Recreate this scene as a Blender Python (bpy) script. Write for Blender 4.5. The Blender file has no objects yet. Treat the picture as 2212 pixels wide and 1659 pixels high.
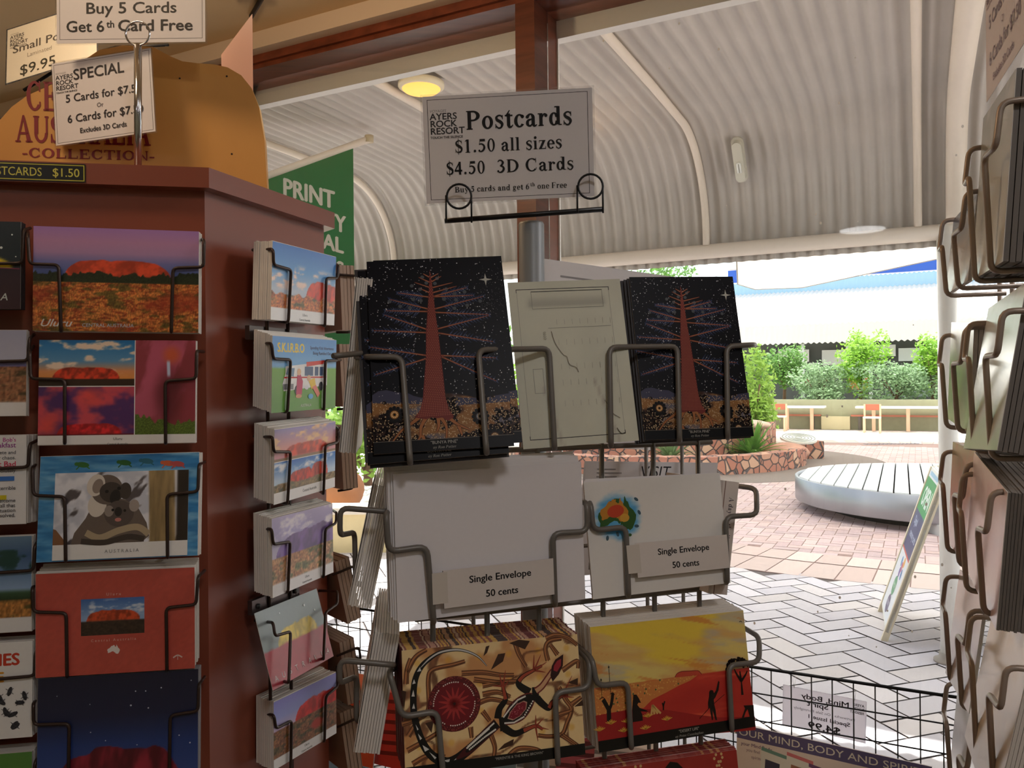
import bpy, bmesh, math, random
import numpy as np
from mathutils import Vector, Matrix
from mathutils.geometry import tessellate_polygon

SC = bpy.context.scene
COL = SC.collection
R = math.radians
rng = random.Random(7)

# ---------------------------------------------------------------- camera, sky, sun, lamps, exposure
cam_data = bpy.data.cameras.new('camera')
cam_data.sensor_width = 36.0
cam_data.lens = 1725.0 / 2212.0 * 36.0
cam_data.clip_start = 0.05
camera = bpy.data.objects.new('camera', cam_data)
COL.objects.link(camera)
camera.matrix_world = Matrix.Translation((0, 0, 1.55)) @ Matrix.Rotation(R(90), 4, 'X') @ Matrix.Rotation(-0.0095, 4, 'Z')
SC.camera = camera

world = bpy.data.worlds.new('sky')
SC.world = world
world.use_nodes = True
wn = world.node_tree
bg = wn.nodes['Background']
sky = wn.nodes.new('ShaderNodeTexSky')
sky.sky_type = 'NISHITA'
sky.sun_disc = False
sky.sun_elevation = R(60)
sky.sun_rotation = R(27)
sky.dust_density = 2.0
hz = wn.nodes.new('ShaderNodeMix'); hz.data_type = 'RGBA'; hz.inputs[0].default_value = 0.62
hz.inputs[7].default_value = (3.3, 3.25, 3.15, 1)            # bright summer haze over the blue
wn.links.new(sky.outputs[0], hz.inputs[6]); wn.links.new(hz.outputs[2], bg.inputs[0])
bg.inputs[1].default_value = 0.52

E_W = Vector((0.891, -0.454, 0)); N_W = Vector((0.454, 0.891, 0)); O_W = Vector((0.0183, 2.2, 0))
def W(s, t, z):                      # s along the shop front, t outward from it
    p = O_W + E_W * s + N_W * t
    return Vector((p.x, p.y, z))
YAW_W = math.atan2(-0.454, 0.891)

sun_data = bpy.data.lights.new('sun', 'SUN')
sun_data.energy = 13.0
sun_data.angle = R(0.6)
sun_data.color = (1.0, 0.975, 0.945)
sun = bpy.data.objects.new('sun', sun_data)
COL.objects.link(sun)
_d = Vector((-0.454 * 0.5 + 0.05, -0.891 * 0.5 - 0.03, -0.866))
sun.rotation_euler = _d.to_track_quat('-Z', 'Y').to_euler()
sun.location = (6, 14, 20)

def lamp(name, loc, energy, size, color, target=None):
    d = bpy.data.lights.new(name, 'AREA')
    d.energy = energy; d.shape = 'DISK'; d.size = size; d.color = color
    o = bpy.data.objects.new(name, d); COL.objects.link(o); o.location = loc
    if target:
        o.rotation_euler = (Vector(target) - Vector(loc)).to_track_quat('-Z', 'Y').to_euler()
    return o
WARM = (1.0, 0.72, 0.46)
NEUT = (0.98, 0.95, 0.96)
def spot(name, loc, target, energy, angle, color):
    d = bpy.data.lights.new(name, 'SPOT'); d.energy = energy; d.spot_size = R(angle); d.spot_blend = .5; d.color = color; d.shadow_soft_size = .18
    o = bpy.data.objects.new(name, d); COL.objects.link(o); o.location = loc
    o.rotation_euler = (Vector(target) - Vector(loc)).to_track_quat('-Z', 'Y').to_euler(); return o
spot('shop_spot', (-0.8, 0.35, 2.6), (-0.42, 0.97, 1.93), 26, 34, WARM)
d = bpy.data.lights.new('track_lamp', 'POINT'); d.energy = 13; d.color = WARM; d.shadow_soft_size = .06
o = bpy.data.objects.new('track_lamp', d); COL.objects.link(o); o.location = (-0.78, 1.42, 2.42)
lamp('shop_fill_lamp', (1.7, 0.75, 2.6), 9, 0.3, NEUT, (0, 0.9, 1.3))  # added light that brightens the cabinet side
lamp('shop_fill_lamp', (0.5, -0.6, 2.6), 8, 0.3, NEUT)  # this and the next two are added fill for the dim interior
lamp('shop_fill_lamp', (-1.2, -1.6, 2.6), 3, 0.3, NEUT)
lamp('shop_fill_lamp', (1.3, -1.8, 2.6), 7, 0.3, NEUT)

SC.view_settings.view_transform = 'Standard'
SC.view_settings.look = 'None'
SC.view_settings.gamma = 1.0
SC.view_settings.use_curve_mapping = False
SC.view_settings.exposure = 0.0

# ---------------------------------------------------------------- helpers: colour, materials
def lin(c):
    c = np.asarray(c, float)
    return np.where(c <= 0.04045, c / 12.92, ((np.maximum(c, 0) + 0.055) / 1.055) ** 2.4)
def hx(r, g, b):
    return tuple(float(v) for v in lin(np.array([r, g, b]) / 255.0)) + (1.0,)
MATS = {}
def mat(name, rgb, rough=0.5, metal=0.0, spec=0.5, var=0.0, scale=8.0, bump=0.0, stretch=None, trans=0.0):
    if name in MATS: return MATS[name]
    m = bpy.data.materials.new(name); m.use_nodes = True
    nt = m.node_tree; p = nt.nodes['Principled BSDF']
    c = hx(*rgb)
    p.inputs['Base Color'].default_value = c
    p.inputs['Roughness'].default_value = rough
    p.inputs['Metallic'].default_value = metal
    p.inputs['Specular IOR Level'].default_value = spec
    if var or bump:
        tc = nt.nodes.new('ShaderNodeTexCoord'); mp = nt.nodes.new('ShaderNodeMapping')
        nt.links.new(tc.outputs['Object'], mp.inputs[0])
        if stretch: mp.inputs['Scale'].default_value = stretch
        no = nt.nodes.new('ShaderNodeTexNoise'); no.inputs['Scale'].default_value = scale; no.inputs['Detail'].default_value = 5
        nt.links.new(mp.outputs[0], no.inputs['Vector'])
        if var:
            cr = nt.nodes.new('ShaderNodeValToRGB')
            lo = tuple(max(0, v * (1 - var)) for v in c[:3]) + (1,); hi = tuple(min(1, v * (1 + var)) for v in c[:3]) + (1,)
            cr.color_ramp.elements[0].color = lo; cr.color_ramp.elements[0].position = 0.3
            cr.color_ramp.elements[1].color = hi; cr.color_ramp.elements[1].position = 0.7
            nt.links.new(no.outputs['Fac'], cr.inputs[0]); nt.links.new(cr.outputs[0], p.inputs['Base Color'])
        if bump:
            b = nt.nodes.new('ShaderNodeBump'); b.inputs['Strength'].default_value = bump; b.inputs['Distance'].default_value = 0.01
            nt.links.new(no.outputs['Fac'], b.inputs['Height']); nt.links.new(b.outputs[0], p.inputs['Normal'])
    if trans:
        tl = nt.nodes.new('ShaderNodeBsdfTranslucent'); tl.inputs[0].default_value = c
        mx = nt.nodes.new('ShaderNodeMixShader'); mx.inputs[0].default_value = trans
        out = nt.nodes['Material Output']
        nt.links.new(p.outputs[0], mx.inputs[1]); nt.links.new(tl.outputs[0], mx.inputs[2]); nt.links.new(mx.outputs[0], out.inputs[0])
    MATS[name] = m
    return m
def col_mat(name, rough=0.4, spec=0.5, grain=0.04, trans=0.0):     # reads the printed colours kept on the mesh
    if name in MATS: return MATS[name]
    m = mat(name, (255, 255, 255), rough, spec=spec, trans=trans)
    nt = m.node_tree; p = nt.nodes['Principled BSDF']
    a = nt.nodes.new('ShaderNodeAttribute'); a.attribute_name = 'Col'
    no = nt.nodes.new('ShaderNodeTexNoise'); no.inputs['Scale'].default_value = 220
    tc = nt.nodes.new('ShaderNodeTexCoord'); nt.links.new(tc.outputs['Object'], no.inputs['Vector'])
    mr = nt.nodes.new('ShaderNodeMapRange'); mr.inputs[3].default_value = 1 - grain; mr.inputs[4].default_value = 1 + grain
    nt.links.new(no.outputs['Fac'], mr.inputs[0])
    v = nt.nodes.new('ShaderNodeVectorMath'); v.operation = 'SCALE'
    nt.links.new(a.outputs['Color'], v.inputs[0]); nt.links.new(mr.outputs[0], v.inputs['Scale'])
    nt.links.new(v.outputs[0], p.inputs['Base Color'])
    for n in nt.nodes:
        if n.type == 'BSDF_TRANSLUCENT': nt.links.new(v.outputs[0], n.inputs[0])
    return m
def clear_mat(name, tint=(255, 255, 255), gloss=0.06, haze=0.0):
    if name in MATS: return MATS[name]
    m = bpy.data.materials.new(name); m.use_nodes = True; nt = m.node_tree; nt.nodes.clear()
    out = nt.nodes.new('ShaderNodeOutputMaterial'); tr = nt.nodes.new('ShaderNodeBsdfTransparent'); tr.inputs[0].default_value = hx(*tint)
    gl = nt.nodes.new('ShaderNodeBsdfGlossy'); gl.inputs['Roughness'].default_value = 0.02
    lw = nt.nodes.new('ShaderNodeFresnel'); lw.inputs[0].default_value = 1.35
    mx = nt.nodes.new('ShaderNodeMixShader')
    nt.links.new(lw.outputs[0], mx.inputs[0]); nt.links.new(tr.outputs[0], mx.inputs[1]); nt.links.new(gl.outputs[0], mx.inputs[2])
    last = mx
    if haze:
        df = nt.nodes.new('ShaderNodeBsdfDiffuse'); df.inputs[0].default_value = hx(235, 235, 235)
        no = nt.nodes.new('ShaderNodeTexNoise'); no.inputs['Scale'].default_value = 90; no.inputs['Detail'].default_value = 6
        tc = nt.nodes.new('ShaderNodeTexCoord'); nt.links.new(tc.outputs['Object'], no.inputs['Vector'])
        mr = nt.nodes.new('ShaderNodeMapRange'); mr.inputs[1].default_value = .45; mr.inputs[2].default_value = .75; mr.inputs[3].default_value = haze; mr.inputs[4].default_value = haze * 2.2
        nt.links.new(no.outputs['Fac'], mr.inputs[0])
        m2 = nt.nodes.new('ShaderNodeMixShader'); nt.links.new(mr.outputs[0], m2.inputs[0])
        nt.links.new(mx.outputs[0], m2.inputs[1]); nt.links.new(df.outputs[0], m2.inputs[2]); last = m2
    nt.links.new(last.outputs[0], out.inputs[0]); MATS[name] = m
    return m
def emit_mat(name, rgb, strength):
    m = bpy.data.materials.new(name); m.use_nodes = True; p = m.node_tree.nodes['Principled BSDF']
    p.inputs['Base Color'].default_value = hx(*rgb); p.inputs['Emission Color'].default_value = hx(*rgb); p.inputs['Emission Strength'].default_value = strength
    return m

# ---------------------------------------------------------------- helpers: meshes and objects
class MB:
    def __init__(s): s.v = []; s.f = []; s.m = []; s.mi = 0; s.c = []; s.col = None; s.smooth = []
    def face(s, f, sm=False): s.f.append(tuple(f)); s.m.append(s.mi); s.c.append(s.col); s.smooth.append(sm)
    def add(s, vs, fs, sm=False):
        b = len(s.v); s.v += [tuple(v) for v in vs]
        for f in fs: s.face([i + b for i in f], sm)
        return s
    def box(s, a, b, M=None):
        x0, y0, z0 = a; x1, y1, z1 = b
        vs = [Vector(p) for p in ((x0,y0,z0),(x1,y0,z0),(x1,y1,z0),(x0,y1,z0),(x0,y0,z1),(x1,y0,z1),(x1,y1,z1),(x0,y1,z1))]
        if M: vs = [M @ v for v in vs]
        return s.add(vs, [(3,2,1,0),(4,5,6,7),(0,1,5,4),(1,2,6,5),(2,3,7,6),(3,0,4,7)])
    def wbox(s, s0, s1, t0, t1, z0, z1):      # a box square to the shop front
        vs = [W(a, b, c) for c in (z0, z1) for a, b in ((s0, t0), (s1, t0), (s1, t1), (s0, t1))]
        return s.add(vs, [(3,2,1,0),(4,5,6,7),(0,1,5,4),(1,2,6,5),(2,3,7,6),(3,0,4,7)])
    def prism(s, pts, d, M=None):             # outline pts (x, y) extruded from z=0 to z=d
        n = len(pts); vs = [Vector((p[0], p[1], 0)) for p in pts] + [Vector((p[0], p[1], d)) for p in pts]
        if M: vs = [M @ v for v in vs]
        fs = [(i, (i + 1) % n, n + (i + 1) % n, n + i) for i in range(n)]
        tri = tessellate_polygon([[Vector((p[0], p[1], 0)) for p in pts]])
        fs += [tuple(reversed(t)) for t in tri] + [tuple(i + n for i in t) for t in tri]
        return s.add(vs, fs)
    def tube(s, pts, r, n=8, fillet=0.0, closed=False, cap=True, rs=None):
        P = [Vector(p) for p in pts]
        if fillet and len(P) > 2:
            Q = [P[0]]
            for i in range(1, len(P) - 1):
                a, b, c = P[i - 1], P[i], P[i + 1]
                d = min(fillet, (a - b).length * .45, (c - b).length * .45)
                p0 = b + (a - b).normalized() * d; p1 = b + (c - b).normalized() * d
                for k in range(5):
                    u = k / 4; Q.append(p0 * (1 - u) ** 2 + b * 2 * u * (1 - u) + p1 * u * u)
            Q.append(P[-1]); P = Q
        vs = []; fs = []; up = None; m = len(P)
        for i, p in enumerate(P):
            if closed: t = (P[(i + 1) % m] - P[i - 1])
            else: t = P[min(i + 1, m - 1)] - P[max(i - 1, 0)]
            t = t.normalized() if t.length > 1e-9 else Vector((0, 0, 1))
            if up is None:
                up = Vector((0, 0, 1)) if abs(t.z) < .9 else Vector((1, 0, 0))
            up = (up - t * up.dot(t)); up = up.normalized() if up.length > 1e-6 else t.orthogonal().normalized()
            sd = t.cross(up); rr = rs[i] if rs else r
            for k in range(n):
                a = 2 * math.pi * k / n
                vs.append(p + up * (math.cos(a) * rr) + sd * (math.sin(a) * rr))
        for i in range(m if closed else m - 1):
            j = (i + 1) % m
            for k in range(n):
                l = (k + 1) % n; fs.append((i * n + k, i * n + l, j * n + l, j * n + k))
        b = len(s.v); s.add(vs, fs, True)
        if cap and not closed:
            s.face([b + k for k in reversed(range(n))]); s.face([b + (m - 1) * n + k for k in range(n)])
        return s
    def lathe(s, prof, c=(0, 0, 0), n=32, sm=True):
        vs = [(c[0] + r * math.cos(2 * math.pi * k / n), c[1] + r * math.sin(2 * math.pi * k / n), c[2] + z) for r, z in prof for k in range(n)]
        fs = [(i * n + k, i * n + (k + 1) % n, (i + 1) * n + (k + 1) % n, (i + 1) * n + k) for i in range(len(prof) - 1) for k in range(n)]
        return s.add(vs, fs, sm)
    def mesh(s, name, mats, M=None):
        me = bpy.data.meshes.new(name)
        vs = [M @ Vector(v) for v in s.v] if M else s.v
        me.from_pydata([tuple(v) for v in vs], [], s.f)
        for m in (mats if isinstance(mats, (list, tuple)) else [mats]): me.materials.append(m)
        if any(s.m): me.polygons.foreach_set('material_index', s.m)
        me.polygons.foreach_set('use_smooth', s.smooth)
        if any(c is not None for c in s.c):
            a = me.color_attributes.new('Col', 'FLOAT_COLOR', 'CORNER'); buf = []
            for f, c in zip(s.f, s.c): buf += list(c or (1, 1, 1, 1)) * len(f)
            a.data.foreach_set('color', buf)
        me.update()
        return me
WM = {}
def tag(o, label=None, cat=None, group=None, kind=None):
    if label: o['label'] = label
    if cat: o['category'] = cat
    if group: o['group'] = group
    if kind: o['kind'] = kind
    return o
def link(name, data, M=None, parent=None):
    o = bpy.data.objects.new(name, data); COL.objects.link(o)
    if parent: o.parent = parent
    if M is not None: o.matrix_basis = M
    return o
def empty(name, M, label, cat, group=None):
    if not isinstance(M, Matrix): M = Matrix.Translation(M)
    o = link(name, None, M); o.empty_display_size = .05; WM[o.name] = M
    return tag(o, label, cat, group)
def part(name, mb, m, parent, label=None):          # mb in world coordinates, a child of a placed thing
    Mi = WM[parent.name].inverted()
    o = link(name, mb.mesh(name, m, Mi), None, parent); WM[o.name] = WM[parent.name]
    return tag(o, label)
def solid(name, mb, m, label, cat, group=None, kind=None):   # mb in world coordinates, a thing of one mesh
    a = np.array([tuple(v) for v in mb.v]); c = Vector(((a[:,0].min() + a[:,0].max()) / 2, (a[:,1].min() + a[:,1].max()) / 2, a[:,2].min()))
    M = Matrix.Translation(c)
    o = link(name, mb.mesh(name, m, M.inverted()), M); WM[o.name] = M
    return tag(o, label, cat, group, kind)
def struct(name, mb, m):
    o = link(name, mb.mesh(name, m)); o['kind'] = 'structure'; WM[o.name] = Matrix.Identity(4)
    return o
def fr(yaw, lean, roll):
    c, s = math.cos(yaw), math.sin(yaw)
    x = Vector((c, s, 0)); n = Vector((s, -c, 0)); Z = Vector((0, 0, 1))
    y = Z * math.cos(lean) - n * math.sin(lean); z = n * math.cos(lean) + Z * math.sin(lean)
    cr, sr = math.cos(roll), math.sin(roll)
    return x * cr + y * sr, y * cr - x * sr, z
def frame(p, yaw, lean=0, roll=0):
    x, y, z = fr(yaw, lean, roll)
    return Matrix(((x.x, y.x, z.x, p[0]), (x.y, y.y, z.y, p[1]), (x.z, y.z, z.z, p[2]), (0, 0, 0, 1)))

# ---------------------------------------------------------------- printed pictures and lettering (colours on flat print meshes)
def _hash(ix, iy, seed):
    h = (ix.astype(np.int64) * 374761393 + iy.astype(np.int64) * 668265263 + seed * 974711) & 0x7fffffff
    h = ((h ^ (h >> 13)) * 1274126177) & 0x7fffffff
    return ((h ^ (h >> 16)) & 0xffff) / 65535.0
def vn(x, y, seed=0):
    x0 = np.floor(x); y0 = np.floor(y); fx = x - x0; fy = y - y0
    fx = fx * fx * (3 - 2 * fx); fy = fy * fy * (3 - 2 * fy)
    a = _hash(x0, y0, seed); b = _hash(x0 + 1, y0, seed); c = _hash(x0, y0 + 1, seed); d = _hash(x0 + 1, y0 + 1, seed)
    return (a * (1 - fx) + b * fx) * (1 - fy) + (c * (1 - fx) + d * fx) * fy
def fbm(x, y, seed=0, o=4):
    t = 0; a = .5; n = 0
    for i in range(o): t = t + a * vn(x * 2 ** i, y * 2 ** i, seed + i); n += a; a *= .5
    return t / n
def ss(a, b, x):
    t = np.clip((x - a) / (b - a), 0, 1); return t * t * (3 - 2 * t)
def mix(a, b, t):
    a = np.asarray(a, float); b = np.asarray(b, float)
    return a + (b - a) * t[..., None] if np.ndim(t) else a + (b - a) * t
def grad(Y, stops):
    out = np.zeros(Y.shape + (3,))
    ys = [s[0] for s in stops]
    for k in range(3): out[..., k] = np.interp(Y, ys, [s[1][k] for s in stops])
    return out

GL = {}
def _arc(cx, cy, rx, ry, a0, a1, T, t, n=18):       # crescent of a bowl: thick T at the sides, thin t at top and bottom
    o = []; i = []
    for k in range(n + 1):
        a = R(a0 + (a1 - a0) * k / n)
        o.append((cx + rx * math.cos(a), cy + ry * math.sin(a))); i.append((cx + (rx - T) * math.cos(a), cy + (ry - t) * math.sin(a)))
    return [[o[k], o[k + 1], i[k + 1], i[k]] for k in range(n)]
def _r(x0, y0, x1, y1): return [[(x0, y0), (x1, y0), (x1, y1), (x0, y1)]]
def _q(*p): return [list(p)]
def _sw(pts, ws):                                     # a swelling stroke
    P = []; Wd = []
    n = len(pts)
    for i in range(n - 1):
        p0, p1, p2, p3 = (np.array(pts[max(0, min(n - 1, i + k))]) for k in (-1, 0, 1, 2))
        for k in range(6):
            u = k / 6; P.append(.5 * (2 * p1 + (p2 - p0) * u + (2 * p0 - 5 * p1 + 4 * p2 - p3) * u * u + (3 * p1 - p0 - 3 * p2 + p3) * u ** 3)); Wd.append(ws[i] * (1 - u) + ws[i + 1] * u)
    P.append(np.array(pts[-1])); Wd.append(ws[-1]); out = []
    L = []; Rr = []
    for i, p in enumerate(P):
        d = P[min(i + 1, len(P) - 1)] - P[max(0, i - 1)]; d = d / (np.linalg.norm(d) + 1e-9); nn = np.array([-d[1], d[0]]) * Wd[i] / 2
        L.append(tuple(p + nn)); Rr.append(tuple(p - nn))
    return [[L[i], L[i + 1], Rr[i + 1], Rr[i]] for i in range(len(P) - 1)]
def _dot(cx, cy, r): return [[(cx + r * math.cos(k * .5236), cy + r * math.sin(k * .5236)) for k in range(12)]]
def _serif_font():
    T, t, f = .135, .05, .03
    def st(x, y0, y1, w=T): return _r(x, y0, x + w, y1)
    def ft(x, y, w=T, e=.05): return _r(x - e, y, x + w + e, y + f)
    G = GL
    G[' '] = (.25, [])
    G['P'] = (.62, st(.09, 0, .67) + ft(.09, 0) + ft(.09, .64) + _arc(.3, .485, .28, .185, -90, 90, T, t) + _r(.2, .3, .31, .35) + _r(.2, .62, .31, .67))
    G['R'] = (.7, G['P'][1] + _q((.32, .33), (.45, .33), (.7, 0), (.53, 0)) + _r(.53, 0, .73, f))
    G['B'] = (.66, st(.09, 0, .67) + ft(.09, 0) + ft(.09, .64) + _arc(.3, .51, .25, .16, -90, 90, T, t) + _arc(.3, .185, .31, .185, -90, 90, T, t) + _r(.2, .62, .31, .67) + _r(.2, .33, .31, .38) + _r(.2, 0, .31, t))
    G['D'] = (.72, st(.09, 0, .67) + ft(.09, 0) + ft(.09, .64) + _arc(.28, .335, .39, .335, -90, 90, T, t) + _r(.2, 0, .29, t) + _r(.2, .62, .29, .67))
    G['F'] = (.6, st(.09, 0, .67) + ft(.09, 0) + ft(.09, .64) + _r(.1, .625, .56, .67) + _r(.53, .5, .56, .67) + _r(.2, .32, .42, .365) + _r(.4, .25, .43, .44))
    G['E'] = (.66, G['F'][1] + _r(.1, 0, .6, .045) + _r(.57, 0, .6, .17))
    G['L'] = (.64, st(.09, 0, .67) + ft(.09, 0) + ft(.09, .64) + _r(.1, 0, .58, .045) + _r(.55, 0, .58, .19))
    G['C'] = (.7, _arc(.37, .335, .33, .345, 48, 318, T, t) + _r(.57, .44, .6, .68) + _r(.585, .11, .615, .2))
    G['O'] = (.76, _arc(.38, .335, .34, .345, 0, 360, T, t))
    G['N'] = (.74, st(.1, 0, .67, .05) + st(.6, 0, .67, .05) + _q((.07, .67), (.22, .67), (.65, 0), (.6, 0)) + ft(.1, 0, .05) + ft(.6, .64, .05) + _r(.03, .64, .2, .67))
    G['T'] = (.66, st(.26, 0, .67) + ft(.26, 0) + _r(.04, .625, .62, .67) + _r(.04, .49, .07, .67) + _r(.59, .49, .62, .67))
    G['A'] = (.72, _q((.33, .68), (.38, .68), (.67, 0), (.52, 0)) + _q((.33, .68), (.36, .62), (.12, 0), (.07, 0)) + _r(.18, .2, .55, .245) + _r(.01, 0, .22, f) + _r(.46, 0, .73, f))
    G['U'] = (.74, _r(.1, .22, .1 + T, .67) + _r(.6, .22, .65, .67) + _arc(.375, .24, .275, .25, 180, 360, .09, .06) + ft(.1, .64) + ft(.6, .64, .05))
    G['I'] = (.34, st(.1, 0, .67) + ft(.1, 0) + ft(.1, .64))
    G['S'] = (.56, _sw([(.47, .52), (.4, .63), (.25, .65), (.12, .55), (.16, .43), (.34, .33), (.46, .22), (.42, .07), (.26, .02), (.13, .06), (.07, .17)], [.03, .05, .06, .1, .13, .15, .13, .1, .06, .05, .03]) + _r(.46, .46, .485, .67) + _r(.06, 0, .085, .22))
    G['V'] = (.72, _q((.05, .67), (.2, .67), (.4, 0), (.36, 0)) + _q((.36, 0), (.41, 0), (.66, .67), (.6, .67)) + _r(0, .64, .26, .67) + _r(.52, .64, .73, .67))
    G['o'] = (.5, _arc(.25, .225, .22, .24, 0, 360, .12, t))
    G['c'] = (.44, _arc(.24, .225, .21, .24, 42, 325, .12, t) + _dot(.36, .37, .062))
    G['e'] = (.45, _arc(.24, .225, .21, .24, 0, 318, .12, t) + _r(.1, .22, .45, .26))
    G['s'] = (.4, _sw([(.33, .37), (.28, .44), (.18, .45), (.09, .38), (.13, .29), (.25, .22), (.32, .13), (.27, .02), (.16, 0), (.06, .1)], [.03, .04, .05, .08, .1, .11, .1, .06, .05, .03]) + _r(.325, .31, .345, .46) + _r(.05, 0, .07, .15))
    G['t'] = (.34, st(.1, .07, .5, .12) + _q((.02, .41), (.1, .41), (.22, .62), (.19, .62)) + _r(.02, .41, .32, .455) + _sw([(.16, .1), (.19, .03), (.26, .02), (.33, .09)], [.12, .1, .06, .02]))
    G['a'] = (.48, st(.27, .05, .33, .12) + _arc(.22, .31, .17, .155, 0, 150, .12, t) + _dot(.1, .35, .06) + _arc(.19, .13, .15, .14, 70, 300, .11, t) + _sw([(.28, .27), (.2, .24), (.13, .2)], [.03, .05, .05]) + _sw([(.33, .07), (.37, .02), (.42, .02), (.47, .06)], [.11, .08, .05, .02]) + _sw([(.15, .02), (.22, .03), (.3, .1)], [.05, .05, .04]))
    G['r'] = (.42, st(.08, 0, .45, .12) + ft(.08, 0, .12, .04) + _r(.02, .42, .1, .45) + _sw([(.19, .3), (.25, .41), (.33, .42)], [.03, .05, .05]) + _dot(.34, .37, .06))
    G['d'] = (.54, _arc(.22, .225, .19, .24, 20, 340, .12, t) + st(.33, .03, .67, .12) + _r(.25, .645, .4, .675) + _r(.4, 0, .52, .03))
    G['l'] = (.28, st(.08, 0, .67, .12) + ft(.08, 0, .12, .05) + _r(.02, .645, .1, .675))
    G['i'] = (.28, st(.08, 0, .45, .12) + ft(.08, 0, .12, .05) + _r(.02, .42, .1, .45) + _dot(.14, .6, .075))
    G['z'] = (.44, _r(.04, .41, .4, .45) + _r(.03, 0, .41, .04) + _q((.25, .44), (.4, .44), (.18, .01), (.03, .01)) + _r(.04, .32, .065, .45) + _r(.39, 0, .415, .14))
    G['n'] = (.55, st(.08, 0, .45, .12) + ft(.08, 0, .12, .04) + _r(.02, .42, .1, .45) + st(.34, 0, .33, .12) + ft(.34, 0, .12, .04) + _arc(.3, .31, .16, .15, 0, 140, .12, t))
    G['h'] = (.55, G['n'][1] + st(.08, .3, .67, .12) + _r(.02, .645, .1, .675))
    G['u'] = (.55, st(.07, .12, .45, .12) + st(.34, .02, .45, .12) + _r(.01, .42, .1, .45) + _r(.28, .42, .36, .45) + _arc(.23, .15, .16, .16, 180, 310, .12, t) + _r(.4, 0, .52, .03))
    G['y'] = (.5, _q((.05, .45), (.19, .45), (.32, .08), (.26, .02)) + _sw([(.44, .45), (.3, .1), (.22, -.12), (.12, -.18)], [.04, .05, .06, .05]) + _dot(.1, -.14, .055) + _r(0, .42, .24, .45) + _r(.35, .42, .5, .45))
    G['g'] = (.5, _arc(.22, .3, .17, .16, 0, 360, .11, .04) + _arc(.22, -.08, .2, .11, 0, 360, .06, .045) + _sw([(.12, .17), (.09, .1), (.16, .05), (.34, .03)], [.04, .06, .09, .09]) + _r(.34, .38, .48, .43))
    G['0'] = (.5, _arc(.25, .335, .21, .345, 0, 360, .11, .045))
    G['1'] = (.5, st(.19, 0, .68, .13) + ft(.19, 0, .13, .07) + _q((.08, .57), (.2, .6), (.2, .68), (.19, .68)))
    G['5'] = (.5, _r(.13, .55, .43, .67) + _q((.13, .6), (.16, .6), (.12, .37), (.09, .37)) + _sw([(.1, .39), (.22, .42), (.35, .34), (.38, .2), (.3, .07), (.17, .02), (.08, .07)], [.05, .06, .1, .12, .1, .06, .05]) + _dot(.1, .07, .055))
    G['4'] = (.5, st(.27, 0, .67, .125) + _r(.02, .16, .47, .25) + _q((.3, .67), (.34, .6), (.09, .22), (.02, .22)))
    G['3'] = (.5, _sw([(.08, .55), (.15, .64), (.28, .63), (.35, .52), (.29, .4), (.2, .36)], [.04, .06, .07, .12, .1, .05]) + _sw([(.2, .36), (.34, .31), (.39, .19), (.31, .06), (.18, .02), (.08, .07)], [.05, .09, .13, .1, .06, .05]) + _dot(.09, .08, .055))
    G['6'] = (.5, _arc(.26, .21, .2, .22, 0, 360, .12, .045) + _sw([(.44, .67), (.26, .57), (.15, .42), (.115, .22)], [.02, .06, .1, .12]))
    G['.'] = (.26, _dot(.13, .065, .07)); G['-'] = (.34, _r(.04, .19, .3, .27))
    G['$'] = (.5, [[(x * .86 + .03, y * .95 + .02) for x, y in p] for p in G['S'][1]] + _r(.235, -.09, .265, .76))
_serif_font()

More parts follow.
